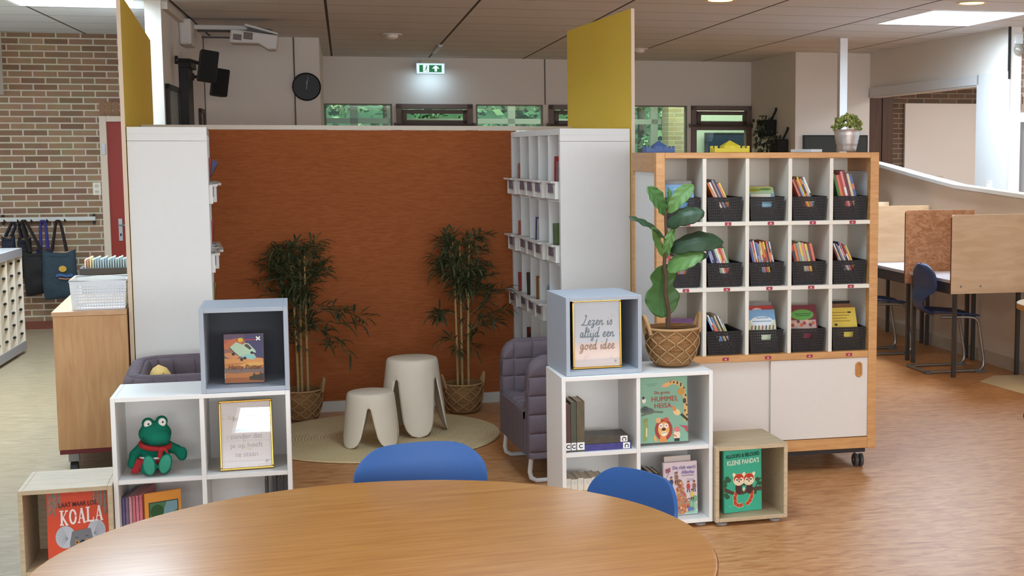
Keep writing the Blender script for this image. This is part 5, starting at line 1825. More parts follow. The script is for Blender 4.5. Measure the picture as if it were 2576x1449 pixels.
def make_basket():
    o = thing('book_basket', 'x', 'basket', (0, 0, 0), B, 'black book baskets in the cabinet')
    wt, wb, hh, dt, db = 0.093, 0.082, 0.122, 0.145, 0.132
    m = MB()

    def wall(p00, p10, p01, p11, nx, nz, hole=None):
        for j in range(nz):
            for i in range(nx):
                if j not in (0, nz - 1) and i not in (0, nx - 1) and i % 2 == 1 and j % 2 == 1:
                    continue
                if hole and hole[0] <= i <= hole[1] and hole[2] <= j <= hole[3]:
                    continue

                def P2(a, b2):
                    x = (a + (0.18 if a % 2 == 1 else -0.18 if 0 < a < nx else 0)) / nx
                    y = (b2 + (0.18 if b2 % 2 == 1 else -0.18 if 0 < b2 < nz else 0)) / nz
                    return p00.lerp(p10, x).lerp(p01.lerp(p11, x), y)
                m.add([P2(i, j), P2(i + 1, j), P2(i + 1, j + 1), P2(i, j + 1)], [(0, 1, 2, 3)])
    bl, br_, tl, tr = Vector((-wb, -db, 0)), Vector((wb, -db, 0)), Vector((-wt, -dt, hh)), Vector((wt, -dt, hh))
    bl2, br2, tl2, tr2 = Vector((-wb, db, 0)), Vector((wb, db, 0)), Vector((-wt, dt, hh)), Vector((wt, dt, hh))
    wall(bl, br_, tl, tr, 33, 17, (12, 20, 10, 13))
    wall(br_, br2, tr, tr2, 35, 17)
    wall(bl, bl2, tl, tl2, 35, 17)
    wall(bl2, br2, tl2, tr2, 33, 17)
    m.add([bl, br_, br2, bl2], [(0, 1, 2, 3)])
    m.build('basket_body', BSK, o, solid=0.0025, weld=True)
    m = MB()
    m.tube([tl, tr, tr2, tl2], 0.004, 6, closed=True)
    m.build('rim', BSK, o)
    return o


bk0 = make_basket()
ROWN = ['top', 'middle', 'bottom']
COLN = ['first', 'second', 'third', 'fourth', 'fifth']
FLOORZ = [1.347, 1.006, 0.648]
used = False
BASK = {}
BU = [[1.690, 1.905, 2.136, 2.371, 2.596], [1.678, 1.902, 2.134, 2.358, 2.594], [1.668, 1.896, 2.124, 2.358, 2.578]]
for r in range(3):
    for c in range(5):
        o = bk0 if not used else copy_tree(bk0)
        used = True
        u = BU[r][c]
        u = min(max(u, cells[c] + (0.112 if c else 0.101)), cells[c + 1] - (0.112 if c < 4 else 0.104))
        o.location = w(u, CV + 0.02 + 0.148, FLOORZ[r] + 0.002)
        o['label'] = 'black basket of books, %s row, %s compartment from the left of the cabinet' % (ROWN[r], COLN[c])
        BASK[(r, c)] = u

CN = {'red': (176, 60, 52), 'orange': (206, 120, 56), 'yellow': (212, 184, 78), 'green': (70, 110, 60), 'blue': (70, 96, 150), 'navy': (44, 50, 84), 'white': (220, 216, 210), 'grey': (140, 136, 134), 'pink': (206, 132, 130), 'purple': (104, 64, 104), 'maroon': (110, 44, 52), 'black': (40, 36, 38), 'beige': (206, 186, 150), 'pale green': (162, 184, 140), 'lilac': (150, 140, 176), 'light blue': (120, 160, 196), 'brown': (130, 92, 66), 'salmon': (204, 110, 90)}
GRP = {}
SP = {
    (0, 1): (26, 0.232, ['orange', 'white', 'maroon', 'grey', 'navy', 'salmon', 'yellow']),
    (0, 3): (24, 0.245, ['salmon', 'maroon', 'orange', 'yellow', 'orange', 'light blue', 'white']),
    (0, 4): (15, 0.262, ['green', 'salmon', 'red', 'pink', 'maroon', 'beige', 'blue']),
    (1, 0): (9, 0.168, ['pink', 'red', 'white', 'salmon', 'lilac', 'orange', 'grey', 'pale green']),
    (1, 1): (19, 0.225, ['blue', 'lilac', 'navy', 'grey', 'pale green', 'white', 'salmon', 'red', 'pink', 'beige', 'green']),
    (1, 2): (13, 0.242, ['purple', 'lilac', 'red', 'white', 'blue', 'grey', 'lilac', 'red', 'orange', 'yellow', 'black', 'salmon', 'navy', 'white']),
    (1, 3): (14, 0.225, ['red', 'orange', 'grey', 'pale green', 'pink', 'yellow', 'maroon', 'salmon']),
    (1, 4): (24, 0.235, ['maroon', 'white', 'black', 'lilac', 'beige', 'blue', 'salmon', 'maroon', 'orange', 'pale green']),
    (2, 1): (25, 0.225, ['navy', 'white', 'blue', 'light blue', 'brown', 'beige', 'black', 'white', 'grey']),
}
ORDN = ['first', 'second', 'third', 'fourth', 'fifth', 'sixth', 'seventh', 'eighth', 'ninth', 'tenth', 'eleventh', 'twelfth', 'thirteenth', 'fourteenth']
for (r, c), (deg, hmax, cols_) in SP.items():
    rn = random.Random(r * 10 + c)
    n = len(cols_)
    tl = math.radians(deg)
    uc = BASK[(r, c)]
    xs = max(uc - 0.076, cells[c] + (0.014 if c else 0.004) + hmax * math.sin(tl) + 0.001)
    th = min(0.0165, (uc + 0.077 - xs) / n * math.cos(tl))
    for k, cn in enumerate(cols_):
        hg = hmax * rn.uniform(0.90, 1.0)
        t = thing('children_book', '%s book leaning in the %s row, %s compartment basket, %s from the left' % (cn, ROWN[r], COLN[c], ORDN[k]), 'book', (0, 0, 0), 0, 'books in the black baskets')
        tt = th * 0.92
        wd = rn.uniform(0.15, 0.185)
        band = rn.random()
        cov = MB().box(0, 0.0015, 0, wd, 0, hg).box(tt - 0.0015, tt, 0, wd, 0, hg).box(0, tt, -0.0015, 0, 0, hg)
        mats = [M(CN[cn], 0.4, var=0.35, bscale=22)]
        if band > 0.45:
            c2 = CN[rn.choice(list(CN))]
            z0 = hg * rn.uniform(0.45, 0.7)
            cov.box(0.0002, tt - 0.0002, -0.0022, -0.0015, z0, z0 + hg * rn.uniform(0.12, 0.3), 1)
            mats.append(M(c2, 0.4))
        cov.build('cover', mats, t)
        MB().box(0.0015, tt - 0.0015, 0, wd - 0.004, 0.003, hg - 0.003).build('pages', PAGES, t)
        x = xs + th / math.cos(tl) * k
        t.location = w(x, CV + 0.02 + 0.022 + rn.uniform(0, 0.012), FLOORZ[r] + 0.0065 + math.sin(tl) * 0.0)
        t.rotation_euler = (0, -tl, B)
FACE = [  # r, c, tilt back, width, height, colour name, art
    (0, 0, 0.30, 0.152, 0.19, 'light blue', 'wave'), (0, 0, 0.30, 0.15, 0.21, 'grey', 'plain'), (0, 2, 0.62, 0.152, 0.195, 'pale green', 'title'), (0, 2, 0.62, 0.15, 0.20, 'yellow', 'plain'),
    (2, 0, 0.3, 0.15, 0.19, 'purple', 'plain'),
    (2, 2, 0.35, 0.152, 0.225, 'light blue', 'folk'), (2, 2, 0.35, 0.152, 0.245, 'red', 'ghost'), (2, 2, 0.35, 0.15, 0.262, 'grey', 'plain'),
    (2, 3, 0.35, 0.152, 0.245, 'maroon', 'bubble'), (2, 3, 0.35, 0.15, 0.23, 'brown', 'plain'),
    (2, 4, 0.38, 0.150, 0.225, 'yellow', 'lines'), (2, 4, 0.38, 0.14, 0.245, 'brown', 'plain'), (2, 4, 0.38, 0.13, 0.258, 'black', 'plain')]
cnt = {}
for r, c, tilt, wd, hg, cn, art in FACE:
    k = cnt.get((r, c), 0)
    cnt[(r, c)] = k + 1
    t = thing('children_book', '%s book shown cover first in the %s row, %s compartment basket, %s' % (cn, ROWN[r], COLN[c], ['at the front', 'behind the front one', 'at the back'][k]), 'book', (0, 0, 0), 0, 'books in the black baskets')
    MB().box(0, wd, 0, 0.0015, 0, hg).box(0, wd, 0.0105, 0.012, 0, hg).box(0, 0.0015, 0.0015, 0.0105, 0, hg).build('cover', M(CN[cn], 0.4, var=0.25, bscale=18), t)
    MB().box(0.0015, wd - 0.003, 0.0015, 0.0105, 0.003, hg - 0.003).build('pages', PAGES, t)
    if art != 'plain':
        A = Art().rect(0, wd, 0, hg, CN[cn])
        if art == 'wave':
            A.ell(wd * 0.6, hg * 0.86, wd * 0.3, hg * 0.06, (150, 186, 214)).ell(wd * 0.35, hg * 0.78, wd * 0.3, hg * 0.05, (96, 140, 180)).rect(wd * 0.3, wd * 0.7, hg * 0.72, hg * 0.75, (50, 80, 120))
        elif art == 'title':
            A.rect(0, wd, hg * 0.0, hg * 0.80, (120, 150, 160)).rect(wd * 0.14, wd * 0.86, hg * 0.69, hg * 0.79, (216, 210, 190)).ell(wd * 0.3, hg * 0.92, wd * 0.25, hg * 0.05, (150, 150, 50)).ell(wd * 0.7, hg * 0.94, wd * 0.22, hg * 0.04, (96, 130, 60)).ell(wd * .5, hg * .42, wd * .35, hg * .05, (150, 180, 200))
        elif art == 'folk':
            A.rect(0, wd, 0, hg * 0.75, (196, 200, 170)).ell(wd * 0.5, hg * 0.72, wd * 0.42, hg * 0.12, (210, 216, 220)).rect(wd * 0.3, wd * 0.75, hg * 0.79, hg * 0.81, (110, 140, 160)).rect(wd * 0.15, wd * 0.85, hg * 0.71, hg * 0.73, (110, 140, 160))
            for q in range(7):
                A.line([(wd * (0.1 + q * 0.13), hg * 0.52), (wd * (0.13 + q * 0.13), hg * 0.62)], 0.007, [(150, 60, 50), (60, 60, 90), (120, 80, 60)][q % 3])
        elif art == 'ghost':
            A.ell(wd * 0.4, hg * 0.90, wd * 0.18, hg * 0.05, (216, 196, 196)).ell(wd * 0.2, hg * 0.84, wd * 0.12, hg * 0.03, (206, 180, 170)).ell(wd * 0.45, hg * 0.90, wd * 0.05, hg * 0.015, (120, 40, 40))
        elif art == 'bubble':
            A.ell(wd * 0.47, hg * 0.78, wd * 0.43, hg * 0.12, (92, 150, 66)).rect(wd * 0.2, wd * 0.8, hg * 0.79, hg * 0.81, (50, 96, 50)).rect(wd * 0.25, wd * 0.75, hg * 0.75, hg * 0.77, (50, 96, 50)).rect(0, wd * 0.95, hg * 0.4, hg * 0.66, (176, 150, 140))
            for q in range(8):
                A.ell(wd * (0.08 + q * 0.11), hg * (0.55 + 0.04 * (q % 3)), wd * 0.06, hg * 0.04, [(150, 56, 50), (206, 160, 130), (110, 60, 60), (186, 90, 60)][q % 4])
        elif art == 'lines':
            for q in range(4):
                A.rect(wd * 0.1, wd * (0.75 - 0.1 * (q % 2)), hg * (0.66 + q * 0.07), hg * (0.68 + q * 0.07), (150, 120, 40))
            A.ell(wd * 0.75, hg * 0.88, wd * 0.08, hg * 0.02, (50, 40, 50)).ell(wd * 0.2, hg * 0.58, wd * 0.06, hg * 0.03, (60, 46, 50))
        A.build(t)
    uc = BASK[(r, c)]
    t.location = w(uc - 0.002 - wd / 2, CV + 0.02 + 0.022 + 0.0165 * k * 1.25, FLOORZ[r] + 0.0065 + 0.012 * math.sin(tilt))
    t.rotation_euler = (-tilt, 0, B)
    if tilt > 0.5:
        t.location.z += 0.0

# ---------------------------------------------------------------- on top of the cabinet
ZT = 1.7045
t = thing('potted_succulent', 'bushy green plant in a silvery bucket on top of the cabinet', 'plant', w(2.648, 6.92, ZT), B)
BK = M((206, 206, 206), 0.32, 0.85, bump=0.08, bscale=40, name='galvanised')
pf = [(0, 0.002), (0.046, 0.002), (0.048, 0.004)]
for k in range(1, 13):
    q = k / 12
    pf.append((0.048 + 0.024 * q + (0.0016 if k in (5, 7, 9) else 0), 0.118 * q))
pf += [(0.074, 0.121), (0.070, 0.121), (0.066, 0.10), (0, 0.10)]
MB().lathe(pf, 40).build('bucket', BK, t, smooth=True)
rn = random.Random(5)
m = MB()
for k in range(95):
    a, e = rn.uniform(0, 2 * PI), rn.uniform(0.02, 1.0)
    el = math.asin(e)
    rr = 0.075 * rn.uniform(0.72, 1.0)
    c = Vector((math.cos(a) * math.cos(el) * rr * 1.1, math.sin(a) * math.cos(el) * rr * 1.1, 0.118 + math.sin(el) * rr * 1.15))
    for j in range(6):
        d = Vector((rn.uniform(-1, 1), rn.uniform(-1, 1), rn.uniform(-0.6, 1))).normalized()
        m.ball(c + d * 0.008, (0.0052, 0.0052, 0.0066), 6, 4, 0 if rn.random() < 0.55 else 1)
m.build('foliage', [M((112, 122, 56), 0.6, var=0.3, bscale=60), M((158, 164, 92), 0.6, var=0.2, bscale=60)], t, smooth='all')


def castle(label, loc, rz, s, col):
    t = thing('toy_castle', label, 'toy', loc, rz, 'toy castles on top of the cabinet')
    mt = M(col, 0.5, var=0.06, bscale=40)
    m = MB()
    m.box(-0.10 * s, 0.10 * s, -0.05, 0.05, 0, 0.022)
    for k in range(7):
        if k % 2 == 0:
            x = -0.10 * s + 0.20 * s * k / 6.5
            m.box(x, x + 0.016 * s, -0.05, -0.035, 0.022, 0.034).box(x, x + 0.016 * s, 0.035, 0.05, 0.022, 0.034)
    m.build('wall', mt, t, bevel=0.001)
    m = MB().add([(-0.045 * s, -0.04, 0.02), (0.05 * s, -0.04, 0.02), (0.05 * s, 0.04, 0.02), (-0.045 * s, 0.04, 0.02), (-0.045 * s, -0.04, 0.034), (0.05 * s, -0.04, 0.034), (0.05 * s, 0.04, 0.034), (-0.045 * s, 0.04, 0.034), (0.0, 0, 0.064)], [(0, 3, 2, 1), (0, 1, 5, 4), (1, 2, 6, 5), (2, 3, 7, 6), (3, 0, 4, 7), (4, 5, 8), (5, 6, 8), (6, 7, 8), (7, 4, 8)])
    m.build('roof', mt, t)


castle('yellow toy castle on top of the shelf cabinet', w(1.99, 6.92, ZT), B, 0.95, (206, 186, 50))
castle('blue toy castle at the left end of the cabinet top', w(1.645, 7.10, ZT), B, 0.78, (70, 92, 140))
bx_ = MB().box(-0.035, 0.035, -0.10, 0.10, 0, 0.016).build('flat_box', M((206, 208, 210), 0.5), None, bevel=0.002)
bx_.location = w(2.41, 6.90, ZT)
bx_.rotation_euler = (0, 0, B + 0.25)
tag(bx_, 'flat white box lying on the cabinet top left of the bucket plant', 'box')

# ================================================================== study desks, dividers and chairs at the low wall
DTOP = M((176, 172, 180), 0.4)
PLY = [grain('plywood_pale', (214, 182, 146), (228, 200, 166), (1, 1, 5), 3.2, 0.5, 0.3, 1.0), grain('plywood_swirl', (166, 116, 86), (208, 164, 130), (1.2, 1.2, 2.4), 6.5, 0.5, 0.3, 3.2, (190, 140, 106))]
PLYD = M((112, 70, 52), 0.6)


def desk(label, v0, v1):
    t = thing('study_desk', label, 'desk', w(4.44, v0), B, 'grey study desks along the low wall')
    L = v1 - v0
    MB().box(0, 0.59, 0, L, 0.715, 0.74).build('desktop', DTOP, t, bevel=0.003)
    MB().box(0.02, 0.57, 0.03, 0.05, 0.64, 0.714).box(0.02, 0.57, L - 0.05, L - 0.03, 0.64, 0.714).box(0.012, 0.035, 0.03, L - 0.03, 0.63, 0.714).build('under_frame', DARKST, t)
    for x in (0.015, 0.54):
        for y in (0.02, L - 0.055):
            MB().box(x, x + 0.028, y, y + 0.028, 0, 0.715).build('leg', DARKST, t)
    return t


def divider(label, v, mat, u0=4.41, u1=5.015, zb=0.642, ztp=1.236):
    t = thing('plywood_divider', label, 'divider', w(u0, v), B, 'plywood dividers between the study desks')
    L = u1 - u0
    pts = [(0, zb), (L, zb), (L, ztp)]
    for k in range(5):
        a = PI / 2 + PI / 2 * k / 4
        pts.append((0.02 + 0.02 * math.cos(a), ztp - 0.02 + 0.02 * math.sin(a)))
    MB().prism(pts, -0.009, 0.009, 'y').build('board', mat, t)
    for x in (0.08, 0.24):
        MB().tube([(x, -0.012, zb + 0.055), (x, -0.008, zb + 0.055)], 0.008, 12).build('bolt', STEEL, t)
    MB().box(-0.001, 0.0, -0.009, 0.009, zb, ztp - 0.02).build('edge', PLYD, t)
    return t


desk('grey study desk nearest, between the two front plywood dividers', 9.345, 10.17)
desk('grey study desk second along the low wall', 10.215, 11.07)
desk('grey study desk farthest along the low wall', 11.11, 11.97)
divider('pale plywood divider nearest the viewer, with two bolts', 9.333, PLY[0])
divider('swirly grained plywood divider, second from the front', 10.192, PLY[1])
divider('pale plywood divider third from the front behind the cabinet', 11.09, PLY[0])
divider('plywood divider farthest along the low wall', 11.99, PLY[0], zb=0.642)


NAVY = M((46, 62, 102), 0.5, var=0.08, bscale=30, name='navy_shell')
TUBE = M((150, 146, 142), 0.32, 0.75, name='grey_tube')


def school_chair(label, u, v, rz=0.0):
    """faces local +x"""
    t = thing('school_chair', label, 'chair', w(u, v), B + rz, 'navy school chairs at the study desks')

    def fb(s, q):
        y = (2 * s - 1)
        z = 0.47 + 0.37 * q
        # narrow neck, wide round back
        hw = 0.085 + 0.125 * max(0, min(1, (q - 0.18) / 0.35)) ** 1.2
        if q > 0.72:
            e = (q - 0.72) / 0.28
            hw *= math.sqrt(max(0.0, 1 - e * e * 0.96))
        x = -0.20 - 0.055 * math.sin(PI * min(1, q / 0.5)) * (1 if q < 0.5 else 1) + 0.02 * (q - 0.5) * (1 if q > 0.5 else 0) - 0.10 * max(0, q - 0.45)
        if q < 0.12:
            x += 0.05 * (1 - q / 0.12)
        return (x + 0.04 * y * y * q, y * hw, z - 0.02 * (1 - q) * (1 if q < 0.2 else 0))
    MB().grid(fb, 14, 24).build('backrest', NAVY, t, smooth='all', solid=0.012)

    def fs(s, q):
        y = (2 * s - 1)
        x = -0.17 + 0.38 * q
        hw = 0.19 - 0.05 * max(0, 0.25 - q) / 0.25
        if q > 0.85:
            hw *= 0.72 + 0.28 * math.sqrt(max(0, 1 - ((q - 0.85) / 0.15) ** 2))
        return (x, y * hw, 0.455 + 0.012 * math.cos(q * PI) - 0.015 * max(0, q - 0.8) / 0.2 + 0.012 * y * y)
    MB().grid(fs, 14, 18).build('seat', NAVY, t, smooth='all', solid=0.014)
    for s in (-1, 1):
        y = s * 0.17
        MB().tube([(-0.12, y * 0.8, 0.435), (0.10, y * 0.9, 0.432), (0.155, y, 0.425), (0.185, y, 0.39), (0.235, y, 0.10), (0.235, y, 0.05), (0.205, y, 0.018), (0.15, y, 0.014), (-0.24, y, 0.014)], 0.0125, 10).build('frame_side', TUBE, t, smooth=True)
        MB().box(0.16, 0.245, y - 0.018, y + 0.018, 0.0, 0.02).build('glide', M((96, 94, 98), 0.6), t, bevel=0.004)
        MB().box(-0.255, -0.21, y - 0.018, y + 0.018, 0.0, 0.024).build('glide', M((96, 94, 98), 0.6), t, bevel=0.004)
    MB().tube([(-0.24, -0.17, 0.014), (-0.24, 0.17, 0.014)], 0.0125, 10).build('cross_bar', TUBE, t, smooth=True)
    MB().tube([(0.06, -0.15, 0.44), (0.06, 0.15, 0.44)], 0.010, 8).build('seat_bar', TUBE, t, smooth=True)
    return t


school_chair('navy school chair at the nearest study desk', 4.575, 9.735)
school_chair('navy school chair at the second study desk', 4.40, 10.72)
school_chair('navy school chair at the farthest study desk', 4.42, 11.55)

# small table at the right edge
t = thing('side_table', 'round pale table with a wooden edge cut off at the right edge', 'table', w(4.545, 7.62), B)
MB().lathe([(0, 0.715), (0.44, 0.715), (0.44, 0.748), (0, 0.748)], 72).build('edge_band', M((184, 130, 70), 0.5, var=0.1, bscale=30), t, smooth=True)
MB().lathe([(0, 0.7485), (0.437, 0.7485), (0.437, 0.7505), (0, 0.7505)], 72).build('tabletop', M((222, 204, 172), 0.4, var=0.03, bscale=30), t, smooth=True)
for k in range(4):
    a = PI * 0.93 + k * PI / 2
    lg = MB().tube([(0.36 * math.cos(a), 0.36 * math.sin(a), 0.07), (0.36 * math.cos(a), 0.36 * math.sin(a), 0.715)], 0.022, 12).build('leg', TUBE, t, smooth=True)
    MB().ball((0.36 * math.cos(a), 0.36 * math.sin(a), 0.036), 0.036, 16, 10).build('caster', M((64, 62, 66), 0.4), lg, smooth='all')
# ================================================================== left: low cabinet and what stands on it
LCX0, LCX1, LCY0, LCY1 = -0.862, -0.505, 7.60, 9.62
t = thing('low_cabinet', 'low wooden cabinet on casters beside the left partition', 'cabinet', (LCX0, LCY0, 0), 0)
LW_, LD = LCX1 - LCX0, LCY1 - LCY0
BEE2 = grain('light_beech_veneer', (192, 142, 92), (206, 160, 110), (7, 7, 0.8), 5, 0.45, 0.35, 0.5)
MB().box(0, LW_, 0.0, 0.02, 0.16, 0.862).build('end_panel', BEE2, t)
MB().box(0.0, LW_, 0.02, LD, 0.16, 0.862).build('body', BEE2, t)
MB().box(-0.006, LW_, -0.006, LD, 0.863, 0.888).build('top_panel', grain('beech_top', (196, 148, 106), (210, 166, 124), (1, 6, 1), 6, 0.4), t, bevel=0.003)
MB().box(0.004, LW_, 0.004, LD, 0.135, 0.159).build('red_base', M((110, 36, 34), 0.5), t)
for x in (0.06, LW_ - 0.05):
    for y in (0.12, LD - 0.12):
        c = MB().tube([(x - 0.018, y, 0.036), (x + 0.018, y, 0.036)], 0.036, 18).build('caster', M((60, 58, 58), 0.5), t, smooth=True)
        MB().box(x - 0.026, x + 0.026, y - 0.02, y + 0.02, 0.075, 0.134).build('caster_fork', M((130, 126, 122), 0.35, 0.8), c)
# white perforated basket
t = thing('storage_basket', 'white perforated basket on the low wooden cabinet', 'basket', (-0.642, 7.80, 0.889), 0)
WB = M((224, 226, 230), 0.4, name='white_basket_plastic')
m = MB()


def wall2(m, p00, p10, p01, p11, nx, nz):
    for j in range(nz):
        for i in range(nx):
            if 0 < i < nx - 1 and 0 < j < nz - 1 and i % 3 != 0 and j % 2 == 1 and j < nz - 2:
                continue

            def P2(a, b2):
                x = a / nx
                y = (b2 + (0.14 if b2 % 2 == 1 else -0.14 if 0 < b2 < nz else 0)) / nz
                return p00.lerp(p10, x).lerp(p01.lerp(p11, x), y)
            m.add([P2(i, j), P2(i + 1, j), P2(i + 1, j + 1), P2(i, j + 1)], [(0, 1, 2, 3)])


hw, hb, hd, hdb, hh = 0.138, 0.128, 0.16, 0.15, 0.152
q = [Vector(p) for p in ((-hb, -hdb, 0), (hb, -hdb, 0), (-hw, -hd, hh), (hw, -hd, hh), (-hb, hdb, 0), (hb, hdb, 0), (-hw, hd, hh), (hw, hd, hh))]
wall2(m, q[0], q[1], q[2], q[3], 60, 19)
wall2(m, q[1], q[5], q[3], q[7], 60, 19)
wall2(m, q[5], q[4], q[7], q[6], 60, 19)
wall2(m, q[4], q[0], q[6], q[2], 60, 19)
m.add([q[0], q[1], q[5], q[4]], [(0, 1, 2, 3)])
m.build('basket_body', WB, t, solid=0.0025, weld=True)
MB().tube([q[2], q[3], q[7], q[6]], 0.006, 8, closed=True).build('rim', WB, t, smooth=True)
# grey bin of picture cards
t = thing('card_bin', 'dark grey bin full of picture cards behind the white basket', 'bin', (-0.66, 8.60, 0.889), 0)
GB = M((66, 68, 78), 0.55, name='grey_bin_plastic')
MB().box(-0.140, 0.135, -0.10, -0.096, 0.0, 0.15).box(-0.140, 0.135, 0.096, 0.10, 0.0, 0.15).box(-0.140, -0.136, -0.1, 0.1, 0.0, 0.15).box(0.131, 0.135, -0.1, 0.1, 0.0, 0.15).box(-0.14, 0.135, -0.1, 0.1, 0, 0.004).box(-0.136, 0.131, -0.096, 0.096, 0.03, 0.034).build('bin_body', GB, t)
MB().box(-0.150, 0.145, -0.112, -0.10, 0.115, 0.153).box(-0.150, 0.145, 0.10, 0.112, 0.115, 0.153).box(-0.15, -0.140, -0.11, 0.11, 0.115, 0.153).box(0.135, 0.145, -0.11, 0.11, 0.115, 0.153).build('rim', GB, t, bevel=0.002)
cc = [((226, 214, 200), 'cream'), ((206, 150, 130), 'peach'), ((222, 220, 190), 'pale yellow'), ((200, 206, 176), 'pale green')] + [((150, 184, 214), 'light blue'), ((176, 200, 222), 'pale blue')] * 7
for k, (c, nm) in enumerate(cc):
    o = MB().box(-0.0045, 0.0045, -0.085, 0.075, 0, 0.165 + 0.006 * (k % 3)).build('picture_card', M(c, 0.35, var=0.12, bscale=60), None)
    o.location = (-0.66 - 0.118 + k * 0.0138, 8.60, 0.889 + 0.035)
    tag(o, '%s card folder in the dark grey bin, %s from the left' % (nm, ['first', 'second', 'third', 'fourth', 'fifth', 'sixth', 'seventh', 'eighth', 'ninth', 'tenth', 'eleventh', 'twelfth', 'thirteenth', 'fourteenth', 'fifteenth', 'sixteenth', 'seventeenth', 'eighteenth'][k]), 'card', 'picture cards in the grey bin')

# rack of pigeonholes with pegs at the left edge
t = thing('pigeonhole_rack', 'cream rack with black pegs cut off at the left edge', 'rack', w(-2.70, 12.52), B)
RK = M((222, 206, 188), 0.55, var=0.03, bscale=20)
RG = M((150, 146, 150), 0.5)
D_, LN = 0.42, 2.6
MB().box(-D_, 0, -LN, 0, 0.862, 0.905).build('top_panel', M((206, 204, 206), 0.5), t, bevel=0.003)
MB().box(-0.002, 0.004, -LN, -0.001, 0.835, 0.903).build('top_rail', RG, t)
MB().box(-D_, 0.0, -LN, 0, 0.03, 0.05).build('bottom_panel', RK, t)
MB().box(-0.002, 0.006, -LN, -0.001, 0.03, 0.105).build('bottom_rail', RG, t)
MB().box(-D_, -D_ + 0.01, -LN, 0, 0.05, 0.86).build('back_panel', M((170, 156, 140), 0.6), t)
MB().box(-D_, 0.0, -0.014, 0.0, 0.05, 0.862).build('side_panel', RK, t)
nb = 10
for k in range(1, nb):
    y = -0.27 * k
    dv = MB().box(-D_ + 0.01, -0.002, y - 0.010, y + 0.010, 0.05, 0.86).build('divider', RK, t)
    if k < 6:
        for j in range(7):
            z = 0.17 + j * 0.104
            MB().tube([(-0.022, y - 0.010, z), (-0.022, y - 0.045, z)], 0.011, 8).build('peg', M((30, 28, 28), 0.5), dv)
for j in range(7):
    z = 0.17 + j * 0.104
    MB().tube([(-0.022, -0.014, z), (-0.022, -0.045, z)], 0.011, 8).build('peg', M((30, 28, 28), 0.5), t)

# coat rail and bags on the brick wall
t = thing('coat_rail', 'white coat rail with black hooks on the brick wall', 'coat rail', w(-3.30, 14.2), B)
MB().box(-0.5, 0.93, -0.06, -0.035, 1.055, 1.095).build('rail', M((206, 202, 196), 0.5), t, bevel=0.003)
for x in (-0.4, 0.10, 0.92):
    MB().box(x - 0.018, x + 0.0, -0.035, -0.002, 1.02, 1.12).build('bracket', BLACKP, t)
for x in (0.12, 0.24, 0.36, 0.50, 0.66):
    MB().tube([(x, -0.06, 1.06), (x, -0.10, 1.05), (x, -0.115, 1.075)], 0.006, 8).build('hook', BLACKP, t, smooth=True)


def bag(label, px0, px1, py0, py1, strap_px, strap_py, col, seed, v=14.03, accent=None, scol=None, group='bags on the coat rail', name='tote_bag'):
    p0, p1 = uv(at_v(px0, py1, v)), uv(at_v(px1, py0, v))
    wd, hg = p1.x - p0.x, p1.z - p0.z
    t = thing(name, label, 'bag', w(p0.x, v, p0.z), B, group)
    rn = random.Random(seed)
    m = MB()
    sd = Vector((rn.uniform(-9, 9), rn.uniform(-9, 9), 0))
    for sg in (-1, 1):
        def fn(s, q):
            x = s * wd
            e = max(0, (1 - (2 * s - 1) ** 4) * (1 - (max(0, 0.55 - q) / 0.55) ** 3) * (1 - 0.75 * max(0, q - 0.6) / 0.4))
            nz_ = noise.noise(Vector((x * 9, q * 5, sg)) + sd) * 0.02
            xx = wd / 2 + (x - wd / 2) * (1 - 0.10 * max(0, 0.3 - q) / 0.3 + 0.03 * math.sin(q * 5 + seed) - 0.12 * max(0, q - 0.75))
            return (xx, sg * (0.045 * e ** 0.6) + nz_ * e * 0.6, q * hg - 0.03 * (1 - (2 * s - 1) ** 2) * (q > 0.9) + 0.02 * noise.noise(Vector((x * 7, q, 3)) + sd))
        m.grid(fn, 22, 24)
    m.build('bag_body', M(col, 0.75, bump=0.3, bscale=30, var=0.3), t, smooth='all', weld=False)
    hp = uv(at_v(strap_px, strap_py, v))
    hx, hz = hp.x - p0.x, hp.z - p0.z
    for dy in (-0.03, 0.03):
        MB().tube(smooth3([(wd * 0.30, dy, hg * 0.97), (hx - 0.022, dy * 0.4, hz - 0.03), (hx, dy * 0.4 - 0.03, hz), (hx + 0.022, dy * 0.4, hz - 0.03), (wd * 0.72, dy, hg * 0.97)]), 0.011, 7).build('strap', M(scol or col, 0.8), t, smooth=True)
    if accent:
        A = Art(0.0004)
        A.ell(wd * 0.62, hg * 0.62, 0.035, 0.030, (206, 160, 60))
        A.line([(wd * 0.42, hg * 0.48), (wd * 0.55, hg * 0.50), (wd * 0.72, hg * 0.47), (wd * 0.9, hg * 0.49)], 0.025, (60, 90, 140)).line([(wd * 0.5, hg * 0.43), (wd * 0.7, hg * 0.41), (wd * 0.88, hg * 0.42)], 0.012, (170, 110, 90))
        A.build(t, 'bag_print', loc=(0, -0.062, 0))
    return t


def smooth3(p, n=5):
    out = []
    for i in range(len(p) - 1):
        p0, p1, p2, p3 = [Vector(p[j]) for j in (max(i - 1, 0), i, i + 1, min(i + 2, len(p) - 1))]
        for k in range(n):
            s = k / n
            out.append(0.5 * (2 * p1 + (p2 - p0) * s + (2 * p0 - 5 * p1 + 4 * p2 - p3) * s * s + (3 * p1 - p0 - 3 * p2 + p3) * s ** 3))
    out.append(Vector(p[-1]))
    return out


